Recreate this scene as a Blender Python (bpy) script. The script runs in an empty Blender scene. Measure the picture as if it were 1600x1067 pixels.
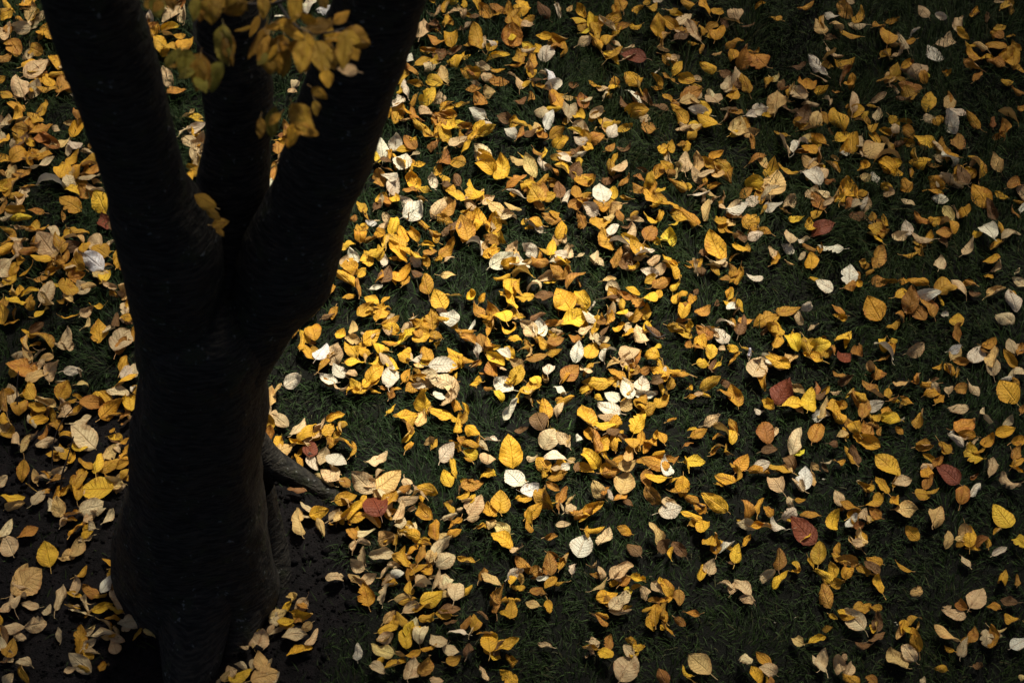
import bpy, math, random
import numpy as np
from mathutils import Vector, Matrix, noise as mnoise

random.seed(7)
rng = np.random.default_rng(7)
scene = bpy.context.scene
col = scene.collection

# ------------------------------------------------------------------ camera
CAM_H, PITCH, FPX = 6.0, math.radians(50.0), 3796.0      # FPX: focal length in photograph pixels (1600 wide)
cam_data = bpy.data.cameras.new('camera')
cam_data.sensor_width = 36.0
cam_data.lens = 36.0 * FPX / 1600.0
cam_data.clip_end = 400.0
cam_data.dof.use_dof = True
cam_data.dof.focus_distance = 7.75
cam_data.dof.aperture_fstop = 4.5
cam = bpy.data.objects.new('camera', cam_data)
cam.location = (0, 0, CAM_H)
cam.rotation_euler = (math.pi / 2 - PITCH, 0, 0)
col.objects.link(cam)
scene.camera = cam

# ------------------------------------------------------------------ sky, sun, exposure
SUN_EL, SUN_AZ = math.radians(60), math.radians(24)      # azimuth measured from +Y towards +X
world = bpy.data.worlds.new('World')
scene.world = world
world.use_nodes = True
wn = world.node_tree.nodes
bg = wn['Background']
sky = wn.new('ShaderNodeTexSky')
sky.sky_type = 'NISHITA'
sky.sun_disc = False
sky.sun_elevation = SUN_EL
sky.sun_rotation = SUN_AZ
sky.air_density = 0.45
sky.dust_density = 4.0
sky.ozone_density = 0.4
world.node_tree.links.new(sky.outputs[0], bg.inputs[0])
bg.inputs[1].default_value = 0.05
sun_data = bpy.data.lights.new('sun', 'SUN')
sun_data.energy = 4.2
sun_data.angle = math.radians(10)
sun_data.color = (1.0, 0.92, 0.78)
sun = bpy.data.objects.new('sun', sun_data)
to_sun = Vector((math.sin(SUN_AZ) * math.cos(SUN_EL), math.cos(SUN_AZ) * math.cos(SUN_EL), math.sin(SUN_EL)))
sun.rotation_euler = to_sun.to_track_quat('Z', 'Y').to_euler()
sun.location = (0, 0, 20)
col.objects.link(sun)
scene.view_settings.view_transform = 'Standard'
scene.view_settings.look = 'None'
scene.view_settings.exposure = 0.95
scene.view_settings.gamma = 1.0
scene.view_settings.use_curve_mapping = False

# ------------------------------------------------------------------ helpers
FWD = np.array([0, math.cos(PITCH), -math.sin(PITCH)])
UPV = np.array([0, math.sin(PITCH), math.cos(PITCH)])
RIGHT = np.array([1.0, 0, 0])
CAMP = np.array([0, 0, CAM_H])

def ray(px, py):
    return FWD + RIGHT * ((px - 800.0) / FPX) + UPV * ((533.5 - py) / FPX)
def on_z(px, py, z=0.0):
    r = ray(px, py)
    return CAMP + r * ((z - CAM_H) / r[2])
def on_y(px, py, y):
    r = ray(px, py)
    return CAMP + r * (y / r[1])
def at_depth(px, py, d):
    return CAMP + ray(px, py) * d
def project(p):
    q = np.asarray(p) - CAMP
    d = q @ FWD
    return 800 + (q @ RIGHT) / d * FPX, 533.5 - (q @ UPV) / d * FPX, d

def tag(o, label=None, cat=None, group=None, kind=None):
    for k, v in (('label', label), ('category', cat), ('group', group), ('kind', kind)):
        if v: o[k] = v
    return o
def empty(name, loc):
    o = bpy.data.objects.new(name, None)
    o.location = loc
    col.objects.link(o)
    return o
def mesh_np(name, V, F, smooth=True):
    """V (n,3), F a list of index tuples or an (m,k) array"""
    me = bpy.data.meshes.new(name)
    V = np.ascontiguousarray(V, dtype=np.float32)
    me.vertices.add(len(V)); me.vertices.foreach_set('co', V.ravel())
    F = np.asarray(F, dtype=np.int32)
    k = F.shape[1]
    me.loops.add(F.size); me.loops.foreach_set('vertex_index', F.ravel())
    me.polygons.add(len(F))
    me.polygons.foreach_set('loop_start', np.arange(0, F.size, k, dtype=np.int32))
    me.polygons.foreach_set('loop_total', np.full(len(F), k, dtype=np.int32))
    if smooth: me.polygons.foreach_set('use_smooth', np.ones(len(F), dtype=bool))
    me.update(); me.validate()
    return me
def attr(me, name, data, typ='FLOAT_COLOR'):
    a = me.attributes.new(name, typ, 'POINT')
    a.data.foreach_set('color' if typ == 'FLOAT_COLOR' else 'value', np.ascontiguousarray(data, dtype=np.float32).ravel())
def obj(name, me, mat, parent=None):
    o = bpy.data.objects.new(name, me)
    col.objects.link(o)
    if mat and not me.materials: me.materials.append(mat)
    if parent: o.parent = parent
    return o

# value noise on the ground plane, vectorised
def vnoise(x, y, s, seed=0):
    x = np.asarray(x) * s + seed * 17.13; y = np.asarray(y) * s + seed * 7.77
    xi = np.floor(x).astype(np.int64); yi = np.floor(y).astype(np.int64)
    fx = x - xi; fy = y - yi
    fx = fx * fx * (3 - 2 * fx); fy = fy * fy * (3 - 2 * fy)
    def h(a, b):
        n = (a * 374761393 + b * 668265263 + seed * 1013904223) & 0x7fffffff
        n = ((n ^ (n >> 13)) * 1274126177) & 0x7fffffff
        return ((n ^ (n >> 16)) & 0xffff) / 65535.0
    return (h(xi, yi) * (1 - fx) + h(xi + 1, yi) * fx) * (1 - fy) + (h(xi, yi + 1) * (1 - fx) + h(xi + 1, yi + 1) * fx) * fy

# ------------------------------------------------------------------ materials
def new_mat(name):
    m = bpy.data.materials.new(name)
    m.use_nodes = True
    nt = m.node_tree
    return m, nt, nt.nodes, nt.links, nt.nodes['Principled BSDF'], nt.nodes['Material Output']
def nd(nodes, t, **kw):
    n = nodes.new(t)
    for k, v in kw.items(): setattr(n, k, v)
    return n
def math_(nodes, links, op, a, b=None, c=None, clamp=False):
    n = nodes.new('ShaderNodeMath'); n.operation = op; n.use_clamp = clamp
    for i, v in enumerate((a, b, c)):
        if v is None: continue
        if isinstance(v, (int, float)): n.inputs[i].default_value = v
        else: links.new(v, n.inputs[i])
    return n.outputs[0]
def mixc(nodes, links, fac, a, b, blend='MIX'):
    n = nodes.new('ShaderNodeMix'); n.data_type = 'RGBA'; n.blend_type = blend
    for s, v in ((n.inputs['Factor'], fac), (n.inputs['A'], a), (n.inputs['B'], b)):
        if isinstance(v, (int, float)): s.default_value = v
        elif isinstance(v, tuple): s.default_value = (*v, 1)
        else: links.new(v, s)
    return n.outputs['Result']
def ramp(nodes, links, val, lo, hi, a=0.0, b=1.0):
    n = nodes.new('ShaderNodeMapRange'); n.interpolation_type = 'SMOOTHSTEP'
    links.new(val, n.inputs[0])
    for i, v in enumerate((lo, hi, a, b)): n.inputs[i + 1].default_value = v
    return n.outputs[0]

def make_leaf_mat():
    m, nt, N, L, P, out = new_mat('dry_leaf')
    tint = nd(N, 'ShaderNodeAttribute', attribute_name='tint')
    uv = nd(N, 'ShaderNodeAttribute', attribute_name='leaf_uv')       # x along, y across (-1..1), z random
    sep = nd(N, 'ShaderNodeSeparateXYZ'); L.new(uv.outputs['Vector'], sep.inputs[0])
    u, v, r = sep.outputs
    av = math_(N, L, 'ABSOLUTE', v)
    # blotches, in the leaf's own coordinates shifted per leaf
    cmb = nd(N, 'ShaderNodeCombineXYZ')
    L.new(math_(N, L, 'MULTIPLY', u, 1.6), cmb.inputs[0]); L.new(v, cmb.inputs[1]); L.new(math_(N, L, 'MULTIPLY', r, 61.0), cmb.inputs[2])
    def noise(scale, detail, rough=0.6):
        n = nd(N, 'ShaderNodeTexNoise'); n.inputs['Scale'].default_value = scale
        n.inputs['Detail'].default_value = detail; n.inputs['Roughness'].default_value = rough
        L.new(cmb.outputs[0], n.inputs['Vector']); return n.outputs['Fac']
    # veins
    wob = noise(3.5, 2)
    ph = math_(N, L, 'SUBTRACT', math_(N, L, 'ADD', math_(N, L, 'MULTIPLY', u, 8.5), math_(N, L, 'MULTIPLY', wob, 0.9)), math_(N, L, 'MULTIPLY', av, 1.7))
    fr = math_(N, L, 'ABSOLUTE', math_(N, L, 'SUBTRACT', math_(N, L, 'FRACT', ph), 0.5))
    side = ramp(N, L, fr, 0.0, 0.12, 1.0, 0.0)
    rib = ramp(N, L, av, 0.02, 0.10, 1.0, 0.0)
    vein = math_(N, L, 'MAXIMUM', math_(N, L, 'MULTIPLY', side, 0.6), math_(N, L, 'MULTIPLY', rib, 0.9))
    rnd = math_(N, L, 'FRACT', math_(N, L, 'MULTIPLY', r, 7.31))
    rnd2 = math_(N, L, 'FRACT', math_(N, L, 'MULTIPLY', r, 23.7))
    vstr = math_(N, L, 'ADD', 0.08, math_(N, L, 'MULTIPLY', math_(N, L, 'MULTIPLY', rnd, rnd), 0.55))
    big, fine = noise(1.6, 4), noise(7.0, 6, 0.7)
    edge = math_(N, L, 'MULTIPLY', ramp(N, L, av, 0.45, 1.05), ramp(N, L, noise(2.6, 3), 0.40, 0.62))
    wear = math_(N, L, 'MULTIPLY', ramp(N, L, big, 0.50, 0.70), 0.8)
    spot = ramp(N, L, fine, 0.62, 0.70)
    base = mixc(N, L, math_(N, L, 'MULTIPLY', ramp(N, L, fine, 0.3, 0.7), 0.35), tint.outputs['Color'],
                mixc(N, L, 1.0, tint.outputs['Color'], (0.78, 0.66, 0.50), 'MULTIPLY'))
    base = mixc(N, L, math_(N, L, 'MULTIPLY', math_(N, L, 'MAXIMUM', wear, edge), tint.outputs['Alpha']), base,
                mixc(N, L, 1.0, tint.outputs['Color'], (0.55, 0.30, 0.17), 'MULTIPLY'))
    base = mixc(N, L, math_(N, L, 'MULTIPLY', vein, vstr), base, mixc(N, L, 1.0, tint.outputs['Color'], (0.55, 0.34, 0.2), 'MULTIPLY'))
    base = mixc(N, L, math_(N, L, 'MULTIPLY', spot, 0.65), base, (0.10, 0.045, 0.02))
    pale = math_(N, L, 'MULTIPLY', ramp(N, L, noise(1.3, 3), 0.45, 0.72), math_(N, L, 'MULTIPLY', rnd2, 0.55))
    base = mixc(N, L, pale, base, mixc(N, L, 0.35, mixc(N, L, 1.0, tint.outputs['Color'], (1.35, 1.3, 1.2), 'MULTIPLY'), tint.outputs['Color']))
    geo = nd(N, 'ShaderNodeNewGeometry')
    back = mixc(N, L, 0.30, base, (0.62, 0.50, 0.30))                 # the underside is paler and duller
    base = mixc(N, L, geo.outputs['Backfacing'], base, back)
    L.new(base, P.inputs['Base Color'])
    P.inputs['Roughness'].default_value = 0.52
    P.inputs['Specular IOR Level'].default_value = 0.35
    h = math_(N, L, 'ADD', math_(N, L, 'MULTIPLY', vein, -0.9), math_(N, L, 'ADD', math_(N, L, 'MULTIPLY', fine, 0.9), math_(N, L, 'MULTIPLY', big, 2.0)))
    bp = nd(N, 'ShaderNodeBump'); bp.inputs['Strength'].default_value = 1.0; bp.inputs['Distance'].default_value = 0.0032
    L.new(h, bp.inputs['Height']); L.new(bp.outputs[0], P.inputs['Normal'])
    tr = nd(N, 'ShaderNodeBsdfTranslucent'); L.new(base, tr.inputs['Color'])
    mx = nd(N, 'ShaderNodeMixShader'); mx.inputs[0].default_value = 0.15
    L.new(P.outputs[0], mx.inputs[1]); L.new(tr.outputs[0], mx.inputs[2]); L.new(mx.outputs[0], out.inputs['Surface'])
    return m

def make_grass_mat():
    m, nt, N, L, P, out = new_mat('grass_blade')
    a = nd(N, 'ShaderNodeAttribute', attribute_name='tint')
    L.new(a.outputs['Color'], P.inputs['Base Color'])
    P.inputs['Roughness'].default_value = 0.65
    P.inputs['Specular IOR Level'].default_value = 0.12
    return m

def make_ground_mat():
    m, nt, N, L, P, out = new_mat('damp_soil')
    tc = nd(N, 'ShaderNodeNewGeometry')
    def noise(scale, detail=4):
        n = nd(N, 'ShaderNodeTexNoise'); n.inputs['Scale'].default_value = scale; n.inputs['Detail'].default_value = detail
        n.inputs['Roughness'].default_value = 0.65
        L.new(tc.outputs['Position'], n.inputs['Vector']); return n.outputs['Fac']
    n1, n2, n3 = noise(3), noise(26), noise(140, 3)
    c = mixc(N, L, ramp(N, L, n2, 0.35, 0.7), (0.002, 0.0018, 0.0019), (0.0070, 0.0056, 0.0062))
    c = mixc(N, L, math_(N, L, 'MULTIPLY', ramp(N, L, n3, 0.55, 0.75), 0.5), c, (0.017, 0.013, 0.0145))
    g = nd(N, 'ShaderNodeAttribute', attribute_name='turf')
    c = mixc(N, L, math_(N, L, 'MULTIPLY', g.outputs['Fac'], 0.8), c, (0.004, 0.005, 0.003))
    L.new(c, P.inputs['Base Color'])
    P.inputs['Roughness'].default_value = 0.9
    P.inputs['Specular IOR Level'].default_value = 0.15
    h = math_(N, L, 'ADD', n2, math_(N, L, 'MULTIPLY', n3, 0.5))
    bp = nd(N, 'ShaderNodeBump'); bp.inputs['Strength'].default_value = 0.9; bp.inputs['Distance'].default_value = 0.012
    L.new(h, bp.inputs['Height']); L.new(bp.outputs[0], P.inputs['Normal'])
    return m

def make_bark_mat():
    m, nt, N, L, P, out = new_mat('dark_bark')
    tc = nd(N, 'ShaderNodeNewGeometry')
    mp = nd(N, 'ShaderNodeMapping'); mp.inputs['Scale'].default_value = (15, 15, 95)
    L.new(tc.outputs['Position'], mp.inputs['Vector'])
    n1 = nd(N, 'ShaderNodeTexNoise'); n1.inputs['Scale'].default_value = 1.6; n1.inputs['Detail'].default_value = 5
    L.new(mp.outputs[0], n1.inputs['Vector'])
    n2 = nd(N, 'ShaderNodeTexNoise'); n2.inputs['Scale'].default_value = 16; n2.inputs['Detail'].default_value = 6
    L.new(tc.outputs['Position'], n2.inputs['Vector'])
    n3 = nd(N, 'ShaderNodeTexNoise'); n3.inputs['Scale'].default_value = 75; n3.inputs['Detail'].default_value = 3
    L.new(tc.outputs['Position'], n3.inputs['Vector'])
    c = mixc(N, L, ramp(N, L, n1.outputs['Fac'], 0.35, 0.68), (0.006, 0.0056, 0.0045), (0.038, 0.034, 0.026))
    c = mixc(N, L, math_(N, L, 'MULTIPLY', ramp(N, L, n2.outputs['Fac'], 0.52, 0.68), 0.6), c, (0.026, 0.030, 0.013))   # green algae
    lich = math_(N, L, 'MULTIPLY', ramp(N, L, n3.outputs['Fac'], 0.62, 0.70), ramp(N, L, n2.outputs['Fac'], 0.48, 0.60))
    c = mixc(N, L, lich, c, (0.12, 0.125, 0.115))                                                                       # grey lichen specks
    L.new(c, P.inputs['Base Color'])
    P.inputs['Roughness'].default_value = 0.8
    P.inputs['Specular IOR Level'].default_value = 0.2
    h = math_(N, L, 'ADD', math_(N, L, 'MULTIPLY', ramp(N, L, n1.outputs['Fac'], 0.5, 0.7), 0.5), math_(N, L, 'ADD', n3.outputs['Fac'], math_(N, L, 'MULTIPLY', n2.outputs['Fac'], 1.5)))
    bp = nd(N, 'ShaderNodeBump'); bp.inputs['Strength'].default_value = 0.9; bp.inputs['Distance'].default_value = 0.008
    L.new(h, bp.inputs['Height']); L.new(bp.outputs[0], P.inputs['Normal'])
    return m

def make_plain(name, c, rough=0.7, var=0.35, scale=60):
    m, nt, N, L, P, out = new_mat(name)
    tc = nd(N, 'ShaderNodeNewGeometry')
    n = nd(N, 'ShaderNodeTexNoise'); n.inputs['Scale'].default_value = scale; n.inputs['Detail'].default_value = 3
    L.new(tc.outputs['Position'], n.inputs['Vector'])
    L.new(mixc(N, L, ramp(N, L, n.outputs['Fac'], 0.3, 0.7), tuple(x * (1 - var) for x in c), c), P.inputs['Base Color'])
    P.inputs['Roughness'].default_value = rough
    return m

LEAF, GRASS, SOIL, BARK = make_leaf_mat(), make_grass_mat(), make_ground_mat(), make_bark_mat()
TWIGM = make_plain('twig_bark', (0.022, 0.015, 0.011))
STUBM = make_plain('white_stub', (0.62, 0.58, 0.62), var=0.15)

# ------------------------------------------------------------------ ground: one sheet to the horizon
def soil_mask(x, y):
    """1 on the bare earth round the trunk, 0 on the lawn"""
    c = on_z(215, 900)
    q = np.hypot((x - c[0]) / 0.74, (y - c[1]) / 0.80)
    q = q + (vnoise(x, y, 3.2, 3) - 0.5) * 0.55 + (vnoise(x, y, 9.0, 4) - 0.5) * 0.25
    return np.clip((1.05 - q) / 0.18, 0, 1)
def relief(x, y):
    return (vnoise(x, y, 1.7, 1) - 0.5) * 0.016 + (vnoise(x, y, 6.5, 2) - 0.5) * 0.010
gx = np.concatenate([[-60, -30, -15, -8, -5, -3.6], np.arange(-2.9, 2.91, 0.025), [3.6, 5, 8, 15, 30, 60]])
gy = np.concatenate([[-40, -20, -8, -2, 1, 2.2], np.arange(2.9, 7.81, 0.025), [8.6, 10, 14, 22, 45, 120]])
GX, GY = np.meshgrid(gx, gy)
inner = (np.abs(GX) < 2.92) & (GY > 2.88) & (GY < 7.82)
GZ = np.where(inner, relief(GX, GY) + soil_mask(GX, GY) * (vnoise(GX, GY, 22, 5) - 0.5) * 0.014, 0.0)
V = np.stack([GX, GY, GZ], -1).reshape(-1, 3)
nx, ny = len(gx), len(gy)
i, j = np.meshgrid(np.arange(nx - 1), np.arange(ny - 1))
a = (j * nx + i).ravel()
me = mesh_np('ground', V, np.stack([a, a + 1, a + nx + 1, a + nx], 1))
attr(me, 'turf', 1 - soil_mask(V[:, 0], V[:, 1]), 'FLOAT')
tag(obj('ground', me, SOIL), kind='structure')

# ------------------------------------------------------------------ the tree
TREE_Y = 4.12
base = on_z(318, 905)
tree = tag(empty('autumn_tree', (float(base[0]), float(base[1]), 0)),
           'dark three-limbed tree trunk with a few golden leaves on a low twig', 'tree')
TO = Vector(tree.location)

def ring_tube(P, R, seg=22, lobes=0.0, seed=0, cap=True):
    """P (n,3) path, R radii; returns verts, quads. Rings stay upright to the path; lobes adds fluting"""
    P = np.asarray(P, float); R = np.asarray(R, float); n = len(P)
    T = np.gradient(P, axis=0); T /= np.linalg.norm(T, axis=1, keepdims=True)
    ref = np.array([0.0, 1.0, 0.0]) if abs(T[:, 1]).max() < 0.9 else np.array([0.0, 0, 1.0])
    th = np.linspace(0, 2 * math.pi, seg, endpoint=False)
    out = []
    for k in range(n):
        b = np.cross(T[k], ref); b /= np.linalg.norm(b); c = np.cross(b, T[k])
        rr = R[k] * (1 + lobes * (0.6 * np.sin(3 * th + seed + 0.06 * k) + 0.4 * np.sin(5 * th + 2.1 * seed - 0.04 * k)))
        D = np.outer(np.cos(th), b) + np.outer(np.sin(th), c)
        if R[k] > 0.02:
            S = P[k] + D * R[k]
            rr = rr * np.array([1 + 0.11 * mnoise.noise(Vector((s[0] * 5.5, s[1] * 5.5, s[2] * 4.0 + seed))) + 0.045 * mnoise.noise(Vector((s[0] * 22, s[1] * 22, s[2] * 16)))
                                + 0.012 * mnoise.noise(Vector((s[0] * 40, s[1] * 40, s[2] * 70))) for s in S])
        out.append(P[k] + D * rr[:, None])
    Vv = np.concatenate(out)
    F = []
    for k in range(n - 1):
        for s in range(seg):
            s2 = (s + 1) % seg
            F.append((k * seg + s, k * seg + s2, (k + 1) * seg + s2, (k + 1) * seg + s))
    if cap:
        Vv = np.concatenate([Vv, P[-1:] + T[-1] * R[-1] * 0.6]); t = len(Vv) - 1
        for s in range(seg): F.append(((n - 1) * seg + s, (n - 1) * seg + (s + 1) % seg, t, t))
    return Vv, F
def resample(P, R, step):
    P = np.asarray(P, float); R = np.asarray(R, float)
    d = np.concatenate([[0], np.cumsum(np.linalg.norm(np.diff(P, axis=0), axis=1))])
    n = max(6, int(d[-1] / step)); s = np.linspace(0, d[-1], n)
    # smooth by interpolating then averaging
    Q = np.stack([np.interp(s, d, P[:, k]) for k in range(3)], 1); q = np.interp(s, d, R)
    for _ in range(2):
        Q[1:-1] = (Q[:-2] + 2 * Q[1:-1] + Q[2:]) / 4; q[1:-1] = (q[:-2] + 2 * q[1:-1] + q[2:]) / 4
    return Q, q
def tube_obj(name, P, R, mat, parent, step=0.02, lobes=0.0, seed=0, seg=36):
    Q, q = resample(P, R, step)
    Vv, F = ring_tube(Q, q, seg, lobes, seed)
    tri = [f for f in F if f[2] == f[3]]; quad = [f for f in F if f[2] != f[3]]
    me = bpy.data.meshes.new(name)
    off = np.array(parent.location) if parent else np.zeros(3)
    me.from_pydata([tuple(v - off) for v in Vv], [], quad + [f[:3] for f in tri])
    me.polygons.foreach_set('use_smooth', np.ones(len(me.polygons), dtype=bool))
    me.update()
    return obj(name, me, mat, parent)
def rows_to_path(rows, y):
    P, R = [], []
    for k, (py, l, r) in enumerate(rows):
        yy = y(py) if callable(y) else y
        p = on_y((l + r) / 2, py, yy)
        d = project(p)[2]
        P.append(p); R.append((r - l) / 2 * d / FPX)
    P = np.array(P); R = np.array(R)
    T = np.gradient(P, axis=0); T /= np.linalg.norm(T, axis=1, keepdims=True)
    return P, R * np.sqrt(np.clip(1 - T[:, 0] ** 2, 0.3, 1))

trunk_rows = [(1000, 205, 425), (965, 198, 432), (930, 192, 437), (890, 188, 437), (850, 190, 428), (800, 196, 418), (767, 198, 414), (684, 206, 411), (600, 213, 415),
              (560, 213, 424), (510, 213, 438), (475, 235, 420), (455, 270, 390)]
P, R = rows_to_path(trunk_rows, TREE_Y)
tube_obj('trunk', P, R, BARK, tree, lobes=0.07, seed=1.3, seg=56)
def limb(rows, y, extra, seed):
    P, R = rows_to_path(rows, y)
    P = np.concatenate([P, np.array([e[:3] for e in extra])]); R = np.concatenate([R, [e[3] for e in extra]])
    return tube_obj('limb', P, R, BARK, tree, lobes=0.03, seed=seed), P
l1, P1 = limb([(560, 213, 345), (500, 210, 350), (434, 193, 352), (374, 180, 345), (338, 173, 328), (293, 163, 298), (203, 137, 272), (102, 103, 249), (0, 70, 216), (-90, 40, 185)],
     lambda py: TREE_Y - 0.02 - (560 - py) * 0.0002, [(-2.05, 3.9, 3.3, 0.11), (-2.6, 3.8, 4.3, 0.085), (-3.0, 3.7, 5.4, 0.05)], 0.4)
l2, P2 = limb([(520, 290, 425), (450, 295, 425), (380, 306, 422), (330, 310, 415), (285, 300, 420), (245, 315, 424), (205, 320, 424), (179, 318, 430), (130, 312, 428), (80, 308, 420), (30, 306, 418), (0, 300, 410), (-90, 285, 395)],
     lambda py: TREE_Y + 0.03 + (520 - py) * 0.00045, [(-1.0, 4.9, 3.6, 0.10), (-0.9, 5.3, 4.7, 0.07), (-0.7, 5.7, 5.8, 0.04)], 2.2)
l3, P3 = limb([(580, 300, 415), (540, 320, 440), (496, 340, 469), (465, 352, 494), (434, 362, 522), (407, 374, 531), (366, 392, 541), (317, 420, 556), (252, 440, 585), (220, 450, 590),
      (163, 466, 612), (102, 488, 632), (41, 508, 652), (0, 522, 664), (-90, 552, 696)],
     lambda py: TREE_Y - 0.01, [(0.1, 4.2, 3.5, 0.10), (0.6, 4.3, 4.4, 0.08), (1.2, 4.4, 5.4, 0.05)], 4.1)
def root(pts, seed):
    Pp = [on_z(px, py, z) for px, py, z, r in pts]
    tube_obj('root', Pp, [p[3] for p in pts], BARK, tree, step=0.03, lobes=0.05, seed=seed, seg=14)
root([(365, 670, 0.16, 0.08), (395, 700, 0.07, 0.06), (424, 724, 0.012, 0.044), (456, 738, 0.000, 0.036), (490, 758, -0.004, 0.032), (525, 780, -0.010, 0.026), (560, 792, -0.03, 0.02)], 0.3)
root([(385, 760, 0.30, 0.08), (398, 800, 0.19, 0.075), (415, 840, 0.10, 0.062), (428, 875, 0.035, 0.05), (434, 910, -0.01, 0.042), (436, 945, -0.06, 0.03)], 1.1)
root([(262, 760, 0.32, 0.11), (240, 805, 0.21, 0.10), (220, 850, 0.12, 0.085), (208, 900, 0.05, 0.07), (222, 950, 0.0, 0.06), (240, 1000, -0.05, 0.05)], 3.9)
root([(310, 860, 0.22, 0.12), (312, 920, 0.12, 0.12), (305, 980, 0.04, 0.10), (296, 1040, -0.01, 0.085), (292, 1110, -0.07, 0.07)], 5.2)
root([(370, 860, 0.16, 0.09), (385, 920, 0.08, 0.075), (378, 975, 0.01, 0.06), (362, 1030, -0.05, 0.05)], 6.4)

# upper branches that carry the crown above the frame
def in_view(p, m=60):
    x, y, d = project(p)
    return d > 0.1 and -m < x < 1600 + m and -m < y < 1067 + m
tips = []
for Pl in (P1, P2, P3):
    for k in (-3, -2, -1):
        b = np.array(Pl[k])
        for q in range(4):
            az = random.uniform(0, 2 * math.pi); ln = random.uniform(1.0, 2.2)
            d = np.array([math.cos(az), math.sin(az), random.uniform(0.15, 0.8)]); d /= np.linalg.norm(d)
            pts = [b + d * ln * t + np.array([0, 0, 0.25 * t * t]) + np.array([random.uniform(-.08, .08) * t for _ in range(3)]) for t in (0, 0.3, 0.6, 1)]
            if any(in_view(p, 120) for p in pts): continue
            tube_obj('branch', pts, [0.035, 0.026, 0.018, 0.008], BARK, tree, step=0.15, seg=8)
            tips += pts[1:]
# unseen leaf canopy, placed and opened to shade the lawn around a bright pool
CEN = np.array([0.02, 5.05, 0.0])                       # middle of the bright patch of lawn
SD = np.array(to_sun)
def shade_crown_points(n):
    c = np.array([0.8, 6.6, 6.0]); r = np.array([5.8, 5.8, 1.7])
    # clumps spread evenly through a flattened ellipsoid
    d = rng.normal(size=(380, 3)); d /= np.linalg.norm(d, axis=1, keepdims=True)
    clump = c + d * (rng.random((380, 1)) ** 0.4) * r
    P = clump[rng.integers(0, 380, n)] + rng.normal(size=(n, 3)) * 0.33
    t = P[:, 2] / SD[2]
    q = P - CEN - t[:, None] * SD
    dist = np.hypot((q[:, 0] + 0.06) / 1.36, q[:, 1] / 1.40)  # gap shaped along the sun's path, to light the middle of the lawn
    thin = (q[:, 0] < -0.75) & (rng.random(n) < 0.62)                 # leaves dropped here so more sun reaches the left of the lawn
    keep = ~thin & (dist > 0.55 + 0.6 * rng.random(n)) & (P[:, 2] > 4.2)
    P = P[keep]
    x, y, dd = project(P.T if False else P)
    mg = 250 + 0.22 * FPX / np.maximum(dd, 0.05)
    vis = (dd > -0.3) & (x > -mg) & (x < 1600 + mg) & (y > -mg) & (y < 1067 + mg)
    near = np.linalg.norm(P - CAMP, axis=1) < 1.1
    return P[~vis & ~near]
def vec_attr(me, name, data):
    a = me.attributes.new(name, 'FLOAT_VECTOR', 'POINT')
    a.data.foreach_set('vector', np.ascontiguousarray(data, dtype=np.float32).ravel())

TINT = {'w': (0.84, 0.76, 0.57), 'y': (0.78, 0.46, 0.028), 'g': (0.60, 0.33, 0.022), 't': (0.70, 0.53, 0.28),
        'o': (0.46, 0.225, 0.030), 'b': (0.20, 0.105, 0.034), 'r': (0.22, 0.056, 0.019), 'k': (0.21, 0.18, 0.015), 'd': (0.36, 0.205, 0.012)}
WEAR = {'w': 0.45, 'y': 0.55, 'g': 0.8, 't': 0.6, 'o': 0.9, 'b': 0.6, 'r': 0.8, 'k': 0.5, 'd': 0.6}
def tint_of(c):
    b = np.array(TINT[c]); v = np.exp(rng.normal() * 0.15)
    e = np.clip(rng.normal(), -1.3, 1.3); h = np.array([1.0, math.exp(0.06 * e), math.exp(0.10 * e)])
    if c in 'yg' and rng.random() < 0.25: b = b * 0.7 + np.array(TINT['g' if c == 'y' else 'o']) * 0.3
    if c == 't' and rng.random() < 0.3: b = b * 0.6 + np.array(TINT['y']) * 0.4
    return np.clip(b * v * h, 0.004, 0.87)

def shade_crown_mesh():
    P = shade_crown_points(48000); n = len(P)
    ax = rng.normal(size=(n, 3)); ax[:, 2] = -abs(ax[:, 2]) * 0.6; ax /= np.linalg.norm(ax, axis=1, keepdims=True)
    sd = np.cross(ax, rng.normal(size=(n, 3))); sd /= np.linalg.norm(sd, axis=1, keepdims=True)
    ln = rng.uniform(0.10, 0.16, (n, 1)); w = ln * 0.36
    V = np.stack([P, P + ax * ln * 0.45 + sd * w, P + ax * ln, P + ax * ln * 0.45 - sd * w], 1).reshape(-1, 3)
    F = np.arange(4 * n).reshape(n, 4)
    me = mesh_np('shade_crown', V - np.array(TO), F)
    tints = np.array([(*tint_of(c), 0.5) for c in ('y', 'g', 'd', 'k')])
    t = tints[rng.integers(0, 4, n)]
    attr(me, 'tint', np.repeat(t, 4, axis=0))
    uv = np.tile(np.array([[0, 0, 0], [0.45, 1, 0], [1, 0, 0], [0.45, -1, 0]], float), (n, 1))
    uv[:, 2] = np.repeat(rng.random(n), 4)
    vec_attr(me, 'leaf_uv', uv)
    return me
tag(obj('shade_crown', shade_crown_mesh(), LEAF, tree), kind='stuff')

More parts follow.
